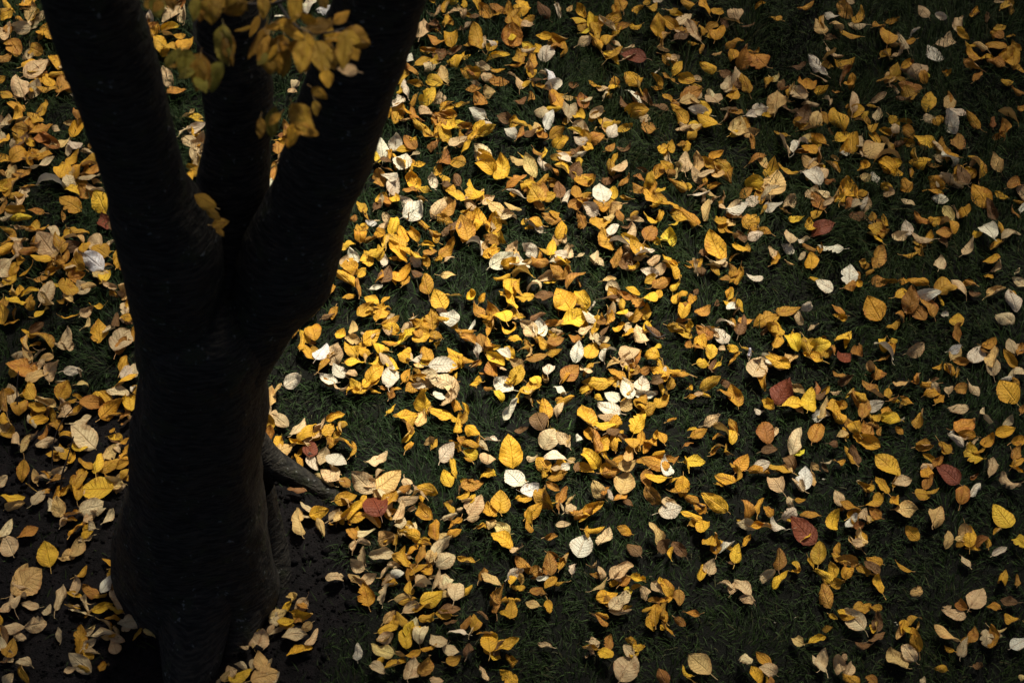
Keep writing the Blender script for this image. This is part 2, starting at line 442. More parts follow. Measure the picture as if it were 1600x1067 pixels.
NU, NV = 16, 7
def leaf_geo(L, ratio, fold, bend, ripple, twist, petiole, bite=0.0, tip=0.0):
    """A leaf blade along +X (base at 0, tip at L), centred on its middle; fold and bend in radians. Returns verts, uv, faces"""
    s = np.linspace(0, 1, NU)
    w = np.sin(np.pi * np.clip(s, 0, 1) ** (math.log(0.5) / math.log(rng.uniform(0.40, 0.50)))) ** 0.72 * (1 - 0.25 * s ** 3)
    w = w / w.max() * L * ratio
    w[0] = 0.004 * L; w[-1] = 0.002 * L
    th = bend * (s - 0.5) + tip * s ** 3
    fs = rng.uniform(0.45, 1.55, 2)
    if rng.random() < 0.22: fs[rng.integers(2)] *= -0.8
    peak = rng.uniform(0.35, 0.7)
    ds = L / (NU - 1)
    cx = np.concatenate([[0], np.cumsum(np.cos((th[1:] + th[:-1]) / 2) * ds)])
    cz = np.concatenate([[0], np.cumsum(np.sin((th[1:] + th[:-1]) / 2) * ds)])
    cx -= cx.mean(); cz -= cz.mean()
    t = np.linspace(-1, 1, NV)
    ph1, ph2, c1, c2, c3 = rng.random(5) * 6.28
    crump = rng.uniform(0.008, 0.04)
    V = []; U = []
    for k in range(NU):
        wk = w[k]
        jit = 1 + (rng.random(2) - 0.5) * 0.07 + (0.016 if k % 2 else -0.016)
        hw = np.where(t < 0, wk * jit[0], wk * jit[1])
        if bite and rng.random() < bite: hw = hw * np.where(t < 0, 1, rng.uniform(0.55, 0.9))
        f = fold * (0.35 + 0.65 * math.exp(-((s[k] - peak) / 0.33) ** 2)) * np.where(t < 0, fs[0], fs[1])
        f = np.where(np.abs(f) < 1e-3, 1e-3, f)
        if True:
            yy = np.sin(f * np.abs(t)) / f * np.sign(t) * hw; zz = (1 - np.cos(f * np.abs(t))) / f * hw
        zz = zz + ripple * L * np.abs(t) ** 1.5 * np.sin(s[k] * 9 + np.where(t < 0, ph1, ph2)) * math.sin(math.pi * s[k])
        zz = zz + crump * L * (np.sin(s[k] * 7 + t * 2.3 + c1) * np.sin(t * 3.1 + c2 - s[k] * 2) + 0.6 * np.sin(s[k] * 13 + c3 - t * 4))
        tw = twist * (s[k] - 0.5)
        y2 = yy * math.cos(tw) - zz * math.sin(tw); z2 = yy * math.sin(tw) + zz * math.cos(tw)
        a = th[k]
        V.append(np.stack([cx[k] - z2 * math.sin(a), y2, cz[k] + z2 * math.cos(a)], 1))
        U.append(np.stack([np.full(NV, s[k]), t, np.zeros(NV)], 1))
    V = np.concatenate(V); U = np.concatenate(U)
    F = [(k * NV + q, (k + 1) * NV + q, (k + 1) * NV + q + 1, k * NV + q + 1) for k in range(NU - 1) for q in range(NV - 1)]
    if petiole > 0:
        a0 = th[0]; o = np.array([cx[0], 0, cz[0]]); side = rng.uniform(-0.35, 0.35); rise = rng.uniform(-0.1, 0.5)
        r = 0.0011 if L > 0.03 else 0.0005
        rings = []
        for q in np.linspace(-0.08, 1, 4):
            c = o + np.array([-math.cos(a0) * petiole * q, side * petiole * q * q, -math.sin(a0) * petiole * q + rise * petiole * max(q, 0) ** 2])
            rings.append(np.array([c + (0, r, 0), c + (0, -r * .5, r * .87), c + (0, -r * .5, -r * .87)]))
        n0 = len(V); V = np.concatenate([V] + rings)
        U = np.concatenate([U, np.tile(np.array([[0.3, 0.0, 0]]), (12, 1))])
        for q in range(3):
            for e in range(3): F.append((n0 + q * 3 + e, n0 + q * 3 + (e + 1) % 3, n0 + (q + 1) * 3 + (e + 1) % 3, n0 + (q + 1) * 3 + e))
    return V, U, F
def frame(ax, roll, upref=np.array([0, 0, 1.0])):
    """rows: axis, side, normal"""
    ax = ax / np.linalg.norm(ax)
    sd = np.cross(upref, ax); sd /= np.linalg.norm(sd); nn = np.cross(ax, sd)
    c, s = math.cos(roll), math.sin(roll)
    return np.stack([ax, sd * c + nn * s, -sd * s + nn * c])
def leaf_mesh(name, V, U, F, tint, wear, r):
    me = mesh_np(name, V, F)
    attr(me, 'tint', np.tile(np.array([*tint, wear]), (len(V), 1)))
    U = U.copy(); U[:, 2] = r
    vec_attr(me, 'leaf_uv', U)
    me.materials.append(LEAF)
    return me

# low twigs with the last leaves, hanging in front of the limbs
TW_D = 5.12
def twig(pts, r0):
    Pp = [at_depth(px, py, d) for px, py, d in pts]
    return tube_obj('twig', Pp, np.linspace(r0, r0 * 0.45, len(pts)), TWIGM, tree, step=0.03, seg=7)
tw_a = twig([(520, -60, 5.25), (478, -20, 5.15), (436, 8, TW_D), (405, 13, TW_D), (372, 5, TW_D), (330, -8, TW_D), (296, 2, 5.1)], 0.006)
tw_b = twig([(436, 8, TW_D), (452, 40, TW_D), (478, 61, TW_D - .02), (508, 55, TW_D - .03), (540, 45, TW_D - .03)], 0.004)
tw_c = twig([(330, -8, TW_D), (300, 30, TW_D), (292, 62, TW_D), (310, 84, TW_D), (338, 96, TW_D)], 0.004)
tw_d = twig([(478, 61, TW_D - .02), (476, 110, TW_D), (462, 145, TW_D), (446, 166, TW_D)], 0.003)
hang = [  # px centre x, y, length, image angle of the tip, half-width ratio, colour, twig (photo tile coordinates / 4.324 + (230, 0))
 (345,490,250,-96,.30,'d',tw_c),(255,430,190,-100,.28,'k',tw_c),(462,520,210,-108,.30,'k',tw_c),(160,400,150,-125,.2,'k',tw_c),
 (525,310,270,-82,.24,'k',tw_a),(430,70,190,-88,.36,'d',tw_a),(325,60,180,-95,.22,'k',tw_a),(595,55,180,200,.32,'d',tw_a),
 (785,50,150,-90,.26,'d',tw_a),(1000,60,190,-100,.32,'d',tw_b),(1190,15,110,-60,.32,'d',tw_b),(1310,115,135,40,.32,'g',tw_b),
 (1170,175,180,10,.26,'d',tw_b),(1000,215,225,-30,.24,'g',tw_b),(750,290,250,-122,.16,'d',tw_b),(825,370,265,-84,.30,'d',tw_b),
 (905,370,270,-95,.24,'d',tw_b),(1050,380,235,-95,.26,'d',tw_b),(1170,390,245,-72,.36,'d',tw_b),(1410,262,195,-20,.40,'d',tw_b),
 (1330,360,230,-95,.22,'d',tw_b),(1230,240,120,-100,.30,'g',tw_b),(1215,535,125,-80,.36,'g',tw_d),(1165,632,135,-35,.24,'g',tw_d),
 (1140,735,105,-85,.26,'d',tw_d),(1050,810,250,-60,.30,'d',tw_d),(850,830,205,-97,.24,'k',tw_d),(725,180,160,-112,.15,'d',tw_b),
 (1352,472,135,172,.28,'t',tw_d),(890,160,170,14,.22,'g',tw_b),(70,45,160,-85,.32,'k',tw_c),(165,15,120,-80,.3,'d',tw_c),(1090,130,120,-20,.28,'g',tw_b),
 (930,430,190,-100,.22,'d',tw_b),(1090,300,150,-80,.25,'g',tw_b),(640,20,140,-50,.28,'k',tw_a),(500,20,130,-120,.3,'d',tw_a)]
more = []
for x, y, l, a, wr, c, tw in hang:
    for _ in range(2 if l > 140 else 0): more.append((x + rng.normal() * 45, y + rng.normal() * 40, l * rng.uniform(0.55, 0.85), a + rng.normal() * 30, wr * rng.uniform(0.7, 1.1), rng.choice(list('ddkg')), tw))
for x, y, l, a, wr, c, tw in hang + more:
    d = TW_D - 0.03 + rng.normal() * 0.05
    p = at_depth(230 + x / 4.324, y / 4.324, d)
    a = math.radians(a)
    ax = RIGHT * math.cos(a) + UPV * math.sin(a) + FWD * rng.uniform(-0.35, 0.25)
    M = frame(ax, rng.normal() * 0.35, -FWD + UPV * 0.3)
    V, U, F = leaf_geo(l / 4.324 * d / FPX * 1.08, wr * 1.08, rng.uniform(-1.3, 0.6), rng.uniform(-0.9, -0.1), 0.03, rng.normal() * 0.4, 0.012)
    obj('leaf', leaf_mesh('leaf', V @ M + p - np.array(TO), U, F, tint_of(c), WEAR[c], rng.random()), LEAF, tw)

# ------------------------------------------------------------------ fallen leaves, as they lie in the photograph
DATA = """
698,10,26,80gf 686,17,16,70tf 709,4,16,0yf 725,5,14,90yf 711,18,24,10tn 659,44,30,80tf 677,37,26,60bf 696,30,20,80gn 703,59,28,100yf 682,61,30,160of 758,17,26,130gf
776,12,26,160of 816,12,30,60gf 804,26,30,60gn 826,30,24,0gf 849,16,26,130bf 872,17,22,280wf 909,18,28,130gf 891,14,12,60tn 801,58,40,270of 746,56,34,115gf 735,69,24,40gf
767,66,22,160wf 826,77,24,0tf 850,57,26,170yf 870,60,36,0gn 869,70,26,210of 854,81,28,80wf 881,82,18,20gf 669,79,30,170gf 641,90,18,80wf 661,96,26,20gf 643,107,26,140of
688,86,24,50bf 714,93,32,70yf 726,88,20,20yf 710,78,26,30bf 778,90,38,10yf 810,88,20,90gf 754,104,26,150tf 736,112,36,160gf 760,119,24,130tf 778,109,22,10gf 830,94,26,70gf
828,106,20,100tf 808,100,24,10gn 694,116,26,110tf 677,126,34,160yf 780,128,32,0of 806,124,34,130tc 858,118,26,110wc 866,131,30,20wc 625,136,24,70yn 636,136,26,110wn 622,159,28,60wf
669,150,34,40yf 685,152,26,60tc 740,139,24,10of 750,155,26,130of 722,164,26,10yf 746,177,28,160wf 829,151,16,90of 814,156,20,30bf 860,148,30,120rf 870,156,28,120gf 864,168,28,160yf
888,171,30,80tf 904,180,26,120yf 911,158,24,110rf 896,134,22,30bf 632,174,22,150gf 663,172,28,150tf 650,179,28,130on 699,178,30,170gf 685,188,32,130on 702,194,30,60yf 660,198,36,150gf
857,187,30,60wf 838,198,20,90tn 789,184,28,150bf 763,195,30,20wf 748,202,26,50yf 728,197,28,170on 797,207,24,140wf 870,207,26,30gf 900,206,28,160yf 914,64,24,20tf 916,48,18,20yf
740,26,22,170bf 780,22,24,20gf 844,124,24,0bf 968,6,24,110gf 961,15,16,110gn 997,16,20,45gf 1019,10,22,45gf 1028,2,18,0wf 1074,5,24,150gf 1101,8,26,120gf 1052,17,18,30gf
925,34,24,110yf 928,48,28,100yf 948,37,30,140tf 958,28,28,160gf 974,41,24,20on 995,40,24,10yf 950,60,36,75gf 930,66,30,130yf 960,82,32,40gf 982,75,24,20tf 989,88,40,170rf
1029,39,26,90gf 1048,36,28,150gf 1068,30,30,30tf 1083,48,32,130tf 1097,46,22,100gf 1122,50,28,60gf 1112,56,16,20yf 1040,60,28,60gf 1035,77,24,110tf 1052,91,22,20tf 1146,66,36,10gf
1066,56,28,30bf 1080,67,18,170gn 1149,20,24,100tf 1188,8,20,20gf 1211,28,22,150gf 1168,39,24,10bn 1120,83,18,20tn 1146,84,26,100gf 1162,90,28,80of 1184,92,34,130oh 1180,81,20,10gf
989,121,34,120gf 1027,111,14,30wf 1044,121,24,150gf 1071,123,30,160gf 1106,105,28,150gn 1133,115,24,160bf 1150,118,28,70tc 1133,133,18,60tf 1145,146,30,75gf 1114,153,26,120th 1080,146,36,20of
1080,158,36,10tf 1086,144,24,140tf 960,137,22,40yf 930,132,22,150gf 992,151,36,140wf 978,162,24,130bf 1028,138,16,0gf 1198,125,16,90gf 1221,132,14,60bf 1213,160,36,75tf 1187,171,30,10wf
1175,179,26,20wf 1150,176,34,45of 1136,178,24,60rn 1092,174,34,170wf 1057,168,20,150gf 1064,182,28,120gf 1105,188,34,150yf 1068,198,26,10tf 1088,197,20,20tf 994,173,40,0gc 1008,185,24,0tf
1014,198,28,130of 959,202,28,60wn 951,193,22,10yf 977,200,28,30yf 933,175,28,30tf 944,148,16,60tn 1031,166,30,160bf 1153,198,28,70tf 1150,209,20,20yf 1174,207,26,20tf 1220,209,22,160gf
1228,138,18,10rn 1236,140,18,60gf 1229,156,16,150on 1259,8,27,20gf 1319,14,32,120of 1300,24,25,160wf 1308,38,29,70tf 1341,23,27,60gf 1339,39,29,170tf 1328,52,36,150gf 1300,60,25,0bf
1281,41,25,110tn 1373,41,25,20gf 1395,34,27,20gf 1387,56,32,90gf 1410,63,29,110tf 1405,83,29,20tf 1384,83,20,30gf 1430,50,20,30wn 1443,18,20,140tf 1470,25,25,170wf 1499,37,27,65tn
1522,21,25,60gf 1563,3,20,0tf 1573,9,25,30gf 1562,44,23,20gf 1560,54,20,130on 1556,70,34,150gf 1530,70,29,140tf 1522,83,27,140gf 1479,66,34,10tf 1459,84,29,110wf 1296,84,32,75yf
1319,95,38,10gf 1278,101,38,130wf 1320,115,29,70rn 1326,128,20,40gn 1260,131,32,80gf 1283,140,25,20gf 1308,144,18,10of 1249,102,25,0bf 1247,146,38,120tf 1265,162,29,170tf 1336,158,32,75tf
1338,173,29,20yf 1373,153,27,20tf 1310,185,38,110yf 1317,214,29,30yf 1332,221,34,80gf 1276,185,32,60tf 1256,180,32,60bf 1267,200,36,10gn 1278,218,27,150gf 1249,227,34,55wn 1264,232,29,130gf
1321,235,23,40wf 1366,232,38,20th 1347,190,27,160gn 1366,198,25,60yf 1389,205,32,170gn 1401,200,25,60tf 1384,123,29,10gf 1400,113,27,60gf 1435,111,36,20tf 1443,119,20,100gf 1418,101,27,30gf
1422,136,38,170of 1412,155,27,150bf 1480,113,23,0gf 1395,136,11,0of 1452,159,29,70gf 1454,185,25,20tf 1483,160,27,60tf 1494,174,29,160wf 1485,189,32,110wf 1521,187,29,140gf 1446,221,36,160yf
1418,222,23,150gn 1497,221,29,80of 1578,180,36,150gc 1552,189,20,80rn 1570,200,25,70of 1560,212,23,30on 1519,101,32,150on 1528,119,20,40on 1555,95,32,150of 1582,88,29,80gf 1587,74,20,110gf
1591,108,23,150gf 1591,141,25,170of 1597,169,18,110gf 1542,27,14,90bf 1407,225,20,0bf 596,233,30,100wf 618,222,22,80wh 640,222,28,130of 632,234,26,10yf 629,253,28,70wh 600,252,28,10bf
654,258,22,20yf 649,241,16,20tf 677,226,24,60rn 608,242,18,70gn 608,266,18,0of 593,278,26,100of 609,276,30,160wf 616,290,28,60wf 644,283,34,120yf 676,283,24,110wf 644,298,30,10of
617,310,26,110yf 605,313,20,120of 636,318,28,140wf 648,328,42,20wh 658,309,18,150gf 686,324,36,60tf 700,328,34,40of 716,306,40,170yf 734,318,22,130tf 740,296,36,115yf 750,304,22,60tf
716,222,34,40tf 728,228,26,30yf 693,246,28,75rf 714,252,32,150gf 712,280,24,120bf 700,288,22,20bf 752,238,34,125tf 758,258,40,145yf 782,262,38,80yf 810,250,28,160tf 806,282,36,20of
818,290,16,90yf 804,302,28,160wf 762,312,24,30tf 802,322,34,10tf 774,324,30,150tf 796,340,30,20tf 750,342,38,110yf 771,348,28,70yf 726,356,34,110gf 736,356,20,20yf 660,350,30,130gf
676,368,26,140gf 565,324,24,130yf 580,348,20,170wf 553,342,12,60of 604,340,22,130tf 562,368,24,100gf 571,358,16,80gn 593,364,30,150gf 579,374,22,20gf 616,352,28,70yf 630,366,26,120yf
608,376,28,75yn 620,376,32,150yf 546,382,22,30yf 588,392,28,30yf 622,392,40,150yf 552,402,28,120wf 538,408,20,60tf 573,404,24,110yf 600,406,18,90wf 652,400,28,150yf 648,408,22,140wf
669,382,22,0yf 672,393,22,10of 700,387,36,40gf 768,374,30,170of 782,370,28,130yc 744,384,36,130wc 768,395,28,20yf 784,406,40,20wf 802,388,24,60tf 804,400,26,100tn 698,358,20,50bf
712,352,24,60bn 818,347,10,80yf 672,208,30,150gf 694,210,32,150yf 738,210,22,40yf 760,203,30,20yf 812,206,20,60on 590,320,18,60bf 596,310,14,80tn 846,210,26,110of 830,206,28,0bf
908,219,26,150wf 918,228,20,130yf 932,216,32,20of 898,234,24,10bf 849,240,20,70yf 905,242,28,10wn 882,239,26,170on 850,255,24,140wf 880,246,24,150wf 880,260,30,60yf 862,265,26,140of
828,258,34,130tf 900,266,24,60bf 914,280,38,15gf 976,230,28,0bf 954,230,20,50of 968,258,36,50tf 958,252,26,60yn 950,282,22,10bf 976,281,26,20of 998,277,20,150rf 940,301,32,100wf
958,301,24,95yn 887,308,22,70wf 858,307,24,20gf 836,302,36,120gf 830,290,30,0yf 826,288,24,60of 842,320,22,130of 900,318,28,40of 918,312,18,20on 924,326,32,150wf 943,324,24,30gf
953,338,22,40tf 968,336,18,120of 938,347,36,20gf 861,340,32,160of 834,347,30,160gf 834,354,32,150wn 878,358,32,60yf 880,374,20,70tf 958,358,28,60wf 984,360,28,70tf 948,374,34,120gf
970,379,36,150wn 984,374,30,160yf 994,386,30,130gf 1006,298,16,40of 996,292,22,150of 1015,306,26,130yf 1028,315,24,30yf 1015,341,26,140yf 1016,363,36,60of 1045,369,32,65yf 1051,319,28,160yf
1057,288,36,150gf 1038,230,28,20yf 1048,230,20,75yf 1064,225,18,170gf 1042,260,24,160gf 1046,269,20,150of 1060,266,28,60tn 1089,254,28,80tf 1088,274,24,120tf 1104,270,30,20tf 1118,243,30,30gf
1130,260,32,150gf 1106,254,24,130gn 1118,264,16,110gn 1116,289,26,20gf 1096,302,28,10wf 1096,291,20,20rf 1111,302,18,130tf 1082,210,20,40gf 1106,328,34,70tn 1076,338,40,130gf 1060,338,28,150gf
1132,326,24,10tf 1128,346,32,20yf 1130,356,22,110gf 1118,384,44,120gf 1122,407,28,10tf 1084,409,16,0of 1046,408,28,150yn 1008,394,32,20wf 1002,402,26,10tf 1022,406,24,30tn 964,402,28,60of
980,398,24,120bf 932,400,26,80tf 863,387,26,80yf 876,398,26,150wf 882,409,28,150yf 863,406,20,60wf 890,390,20,60tc 828,390,28,140wf 842,407,34,170of 908,398,12,30tf 980,352,22,20bf
1104,392,22,20bf 874,296,22,100bf 964,276,18,30bn 1226,223,37,130tc 1281,240,26,80on 1269,253,37,150tf 1280,266,32,120tf 1267,275,40,140wf 1298,283,23,40rf 1183,247,32,20of 1192,255,23,130tf
1205,263,29,60yf 1232,265,37,150gf 1177,286,35,165yf 1210,286,40,70tf 1203,301,35,30tf 1166,301,23,30of 1177,314,26,30wf 1208,322,32,10wh 1235,314,29,60tf 1152,324,35,20wf 1147,338,26,170of
1175,344,37,40gf 1180,357,26,0of 1180,368,26,10wf 1157,370,23,110bf 1154,386,29,110yf 1169,387,14,90gf 1245,341,26,0yf 1284,301,26,150tf 1278,315,32,120of 1295,315,20,30tf 1277,331,26,50gf
1285,357,40,20rf 1236,370,29,80tf 1251,376,12,0wf 1231,388,23,150wf 1264,387,23,150on 1298,387,40,160wf 1267,407,26,90yf 1212,404,20,60gf 1235,411,14,0tf 1179,432,26,170wf 1144,423,23,100gf
1288,446,29,160wh 1327,429,32,80wf 1331,445,32,20on 1232,485,40,10gf 1262,480,23,20wf 1249,496,26,110tn 1198,499,46,20gf 1166,501,29,20of 1144,479,26,60wf 1141,460,17,60yf 1310,483,23,150of
1314,496,29,160yf 1366,482,35,120gh 1353,233,26,60tf 1386,245,58,10gc 1349,260,29,80gf 1387,259,35,150yf 1399,255,26,20yf 1399,269,26,140yf 1467,227,23,120tn 1436,253,35,150gf 1459,259,26,170of
1465,247,17,130tf 1484,249,37,15wf 1526,258,37,110gc 1517,270,26,60gf 1504,273,29,110bf 1487,282,37,145tn 1500,288,26,170tn 1533,306,37,130gf 1459,299,35,170gf 1469,311,26,170wf 1507,329,32,100gf
1419,315,23,160tf 1367,276,20,100wf 1354,279,26,0tf 1385,292,23,160gf 1327,292,37,125gf 1317,305,26,60yn 1326,315,23,70rf 1339,318,23,30tf 1351,317,20,60wf 1341,338,29,0bf 1363,338,17,100gn
1370,355,32,30gf 1367,370,26,150yf 1377,352,23,120on 1405,370,35,30tf 1418,357,23,100wf 1441,370,37,150tf 1439,380,29,170gf 1442,341,32,145of 1462,344,32,20gf 1482,352,32,120gc 1477,363,29,20of
1475,378,20,60bf 1423,396,26,10gf 1469,410,23,70tf 1372,401,35,65on 1349,409,14,90gf 1360,424,20,30gf 1435,439,37,165gf 1376,440,29,0of 1410,459,29,30gf 1423,468,35,80of 1449,460,43,0wf
1449,476,37,120on 1435,488,29,130of 1409,492,23,80of 1481,449,43,20gf 1500,445,35,130tn 1517,440,20,150of 1523,460,23,130bf 1557,253,26,120tf 1587,289,32,20of 1587,331,26,170of 1550,327,32,110bn
1597,324,14,60wf 1543,360,37,110wf 1527,365,20,20yf 1515,384,32,50tf 1580,367,35,10tf 1549,404,32,60gf 1544,432,17,150gf 1590,422,14,40tn 1592,440,23,160tf 1557,456,32,20tf 1582,468,35,100wf
1584,459,17,0gf 1569,496,35,145tf 1495,499,26,70gf 1477,491,12,0wf 546,419,32,165yf 566,426,20,60yf 538,434,36,140yf 560,448,30,110of 614,403,18,150gf 630,403,20,20yf 628,426,40,30gf
603,429,28,70bf 665,442,30,110gf 652,428,22,140bf 701,430,26,10tf 702,404,18,20tf 588,450,22,10wf 515,452,26,65gf 488,492,28,20yf 471,500,18,50tn 488,517,36,110gf 513,494,22,20bf
580,469,26,150yf 571,484,32,40gf 594,488,26,70yf 605,482,16,10yf 607,495,20,20tf 610,500,30,20gf 686,468,30,120yh 702,496,40,145wf 698,504,38,155yn 690,486,20,160bf 737,510,20,60wf
726,516,30,170gf 736,462,30,60yf 747,482,28,140of 754,492,24,20gf 732,530,26,150of 752,530,24,100of 746,549,24,90wf 646,496,18,30tf 658,509,30,150yf 637,511,26,20tf 610,512,28,170yf
635,526,32,40yf 610,534,28,170gf 620,522,22,170gf 659,526,32,30gf 679,524,26,170gf 470,534,24,90gf 481,550,28,130gf 487,536,16,20of 502,548,30,60wf 506,566,28,60gf 524,550,36,95tc
532,522,20,60yf 551,530,28,160tf 580,526,34,40yf 548,545,34,130yf 568,549,24,160yf 589,542,26,120yf 556,566,34,20yf 548,566,24,40of 584,562,24,60yf 603,560,28,130tf 530,579,28,140wf
548,583,30,160tf 585,584,34,40yf 576,594,26,50yf 558,604,32,140yf 583,601,28,20yf 610,588,32,80wf 630,556,28,130yf 635,548,18,150yf 652,558,20,30wf 666,554,30,110gf 655,568,18,80tf
692,571,44,5wf 710,556,34,130yf 728,560,28,160gf 744,566,18,20on 635,586,22,60gf 650,580,18,150gf 656,590,26,170gf 670,584,30,140tf 688,594,40,160tf 653,602,24,170wn 706,604,32,110tf
513,592,32,160wf 458,594,34,30wf 450,603,16,20wf 531,604,26,160tf 620,607,18,10gf 600,606,12,0of 744,598,32,140yf 756,583,18,10of 546,608,16,60yf 660,611,16,0gf 812,410,34,120wf
796,410,28,20yf 816,427,38,150yf 872,424,32,160of 980,412,36,110bf 1048,419,36,120yc 1016,425,32,160wf 1034,440,34,30of 1058,443,28,30yc 952,437,22,10tf 898,437,40,30oc 797,449,24,80yf
813,450,28,100gf 835,448,32,20tc 820,464,30,170yf 849,462,36,160bf 795,470,34,135yf 881,468,40,120yf 908,466,34,130yf 900,474,18,150bn 926,478,18,60wf 921,494,26,150wf 898,496,44,20yh
786,492,30,110yh 801,492,24,80tf 796,512,32,10yf 766,486,28,100gf 768,510,28,60gn 826,512,34,140tf 844,512,26,100wf 862,505,30,10on 870,516,20,0tf 915,515,26,20tf 923,524,18,110tf
898,528,22,150of 902,549,28,75wf 924,547,28,60yh 950,551,32,45wc 945,541,18,10gf 957,480,28,60tc 972,488,24,120yf 954,464,30,10bf 976,462,28,150of 990,454,26,170yf 996,472,28,130of
1013,464,36,100yf 1010,486,24,80yn 993,492,26,40gc 968,510,30,70yf 983,520,26,20yf 945,516,20,60bf 944,530,18,20tf 940,502,18,150of 1001,521,32,110tf 1068,458,26,40yf 1056,466,18,60gf
1069,482,28,75yf 1068,501,24,0of 1078,512,20,80yf 1076,538,14,60of 1032,524,14,150bf 1020,519,28,140bn 982,548,32,115th 978,562,22,60tf 994,560,28,70of 1017,554,38,170yf 983,578,24,110gn
992,578,20,70of 964,584,30,150gf 979,601,28,120tf 1003,600,26,80wh 1008,578,22,20of 1030,581,28,160yf 1060,581,36,160gf 1028,593,26,10bf 1049,598,24,60gf 1078,606,16,60yf 1040,576,12,60wf
843,535,28,150yf 824,540,22,20gn 827,549,16,60tf 868,532,28,20of 866,551,28,170gf 839,557,34,10of 858,576,24,75wf 891,582,32,40oh 917,578,28,60tf 930,597,44,170yf 915,609,20,20yf
836,593,24,120yf 828,609,34,10yf 875,609,24,150wf 808,586,30,60yf 798,592,24,20yf 786,600,36,160wh 808,568,28,150tf 786,550,30,140wf 794,550,26,130yc 774,560,32,150yf 770,574,28,80of
764,538,22,110of 782,572,24,150tf 764,606,18,20of 1086,415,24,100tf 1129,405,15,150gf 1132,435,21,160of 1082,467,19,110gf 1088,455,11,60bf 1134,473,16,90yf 1098,485,29,30of 1120,473,11,80bf
1133,504,32,165wc 1127,524,28,130wf 1158,507,31,70bf 1101,520,32,140of 1099,535,21,110yf 1089,541,24,140of 1112,547,29,75yf 1129,545,15,0tf 1143,544,24,140yf 1099,567,26,20yf 1172,553,15,90wn
1181,564,24,150bf 1216,512,26,110yf 1214,533,28,60gf 1194,517,18,30bf 1239,532,36,110yf 1217,558,36,150gf 1200,562,32,140wn 1271,511,19,20tf 1319,526,32,40yf 1283,538,36,10yf 1296,549,23,40gn
1270,558,32,160gf 1318,558,31,35rh 1337,548,16,100of 1422,486,15,60of 1497,519,26,90of 1302,546,17,90of 1383,546,36,135wc 1381,559,21,20of 1398,532,15,20yf 1432,545,32,30tc 1493,545,24,20wc
1466,572,23,20gf 1483,572,17,110of 1501,564,28,160of 1527,554,32,60wh 1553,557,36,65tf 1579,560,30,130gf 1594,545,19,60of 1581,540,23,105tn 1594,581,24,20th 1572,591,19,170wf 1581,585,17,60tf
1587,596,15,130gf 1575,612,38,125yh 1365,580,34,95oc 1312,586,26,150of 1407,598,26,10tf 1435,589,17,60of 1461,593,15,20bn 1429,597,11,0of 1457,614,30,10gf 1482,608,17,80tf 1503,607,26,10of
1362,609,38,140of 1343,618,28,150gf 1366,634,32,20wf 1351,639,32,70of 1388,653,38,160yf 1398,623,21,20of 1416,625,21,150gf 1437,652,34,65gf 1497,638,32,170tf 1542,649,28,120tf 1507,664,38,20oh
1576,657,23,30tf 1571,674,32,10yf 1313,632,24,150gf 1310,649,26,120yf 1336,666,32,120yf 1354,669,30,110of 1317,678,19,0tf 1375,673,15,60on 1410,656,9,30wn 1488,677,11,60wf 1598,639,13,60of
423,618,26,90tf 420,658,28,100yf 438,656,32,140tf 419,642,16,60tf 419,680,30,80of 414,694,16,90of 424,709,30,160yf 444,701,28,30th 466,666,34,60tf 479,672,38,45yf 498,670,34,60tf
512,670,30,60gf 524,651,30,20gf 533,668,20,100gn 464,691,30,170yn 485,700,28,90rf 538,690,36,150gc 549,702,24,80gn 487,722,32,110wf 453,720,18,80gf 465,722,28,110gn 526,718,34,70wh
515,742,32,150tf 506,749,36,150tn 538,752,26,130of 522,731,18,150tf 588,715,42,35tf 567,753,44,150tf 607,750,44,30th 578,756,28,20tf 464,763,34,165bf 482,792,30,160tf 498,800,32,20yf
466,804,24,105tn 523,804,22,40tf 540,778,36,20gf 586,789,48,115rf 564,784,28,60yf 550,796,40,40yf 560,806,36,10gf 536,808,32,30tf 610,780,32,60gf 608,794,26,80tf 597,770,20,130tf
639,780,36,0tf 624,798,36,75tf 644,794,18,20tn 662,798,36,130gc 670,797,16,90tf 633,762,20,20of 668,765,34,160yf 639,695,22,60gf 678,693,18,60gf 698,706,34,50wf 712,696,26,140gf
699,747,26,120yf 703,794,22,130yf 702,807,22,20tf 718,795,12,20tf 636,649,36,15yf 636,664,30,130of 658,653,28,60tf 689,646,40,165yf 662,624,34,100yf 688,618,30,30wf 702,622,32,60tf
714,633,26,130gf 716,660,30,80yf 612,613,18,60of 686,601,20,0gf 718,764,12,80bf 796,638,34,60wf 810,620,20,60yn 838,603,18,20gf 884,624,32,10gf 873,638,26,60tf 852,638,32,100gf
843,656,36,120bf 815,672,24,10bf 858,684,34,60th 880,686,30,130tf 737,670,36,130yf 734,692,34,170gf 736,708,26,160yf 725,640,20,110yf 724,652,18,60gf 765,688,28,150wf 761,714,34,100tf
798,704,44,100yf 760,742,30,10yf 738,757,38,20of 782,784,36,90yf 802,746,36,130wh 812,756,28,20wf 829,764,36,20wf 852,776,42,110gc 834,798,34,40yf 828,806,22,110yf 742,788,36,60th
732,780,24,30tf 740,808,22,20tf 765,798,34,105gf 864,713,44,165wf 848,724,32,130gf 832,714,20,10tf 884,729,20,20wf 868,731,20,160tf 871,742,32,10gf 863,759,24,150of 880,774,30,65of
874,788,20,80on 892,794,24,40tf 912,800,36,20of 926,793,40,35gf 916,650,42,110yf 934,620,22,150yf 956,620,28,140wf 951,638,38,160wc 980,632,28,20tc 950,652,32,170tf 946,662,36,10yf
980,609,30,120wf 1008,615,34,0wn 1003,634,22,160gf 998,658,36,60yf 1034,626,28,30gf 1025,680,18,70gf 930,686,40,115on 942,696,36,60yn 958,690,24,100yf 972,682,18,150bf 988,690,30,100gf
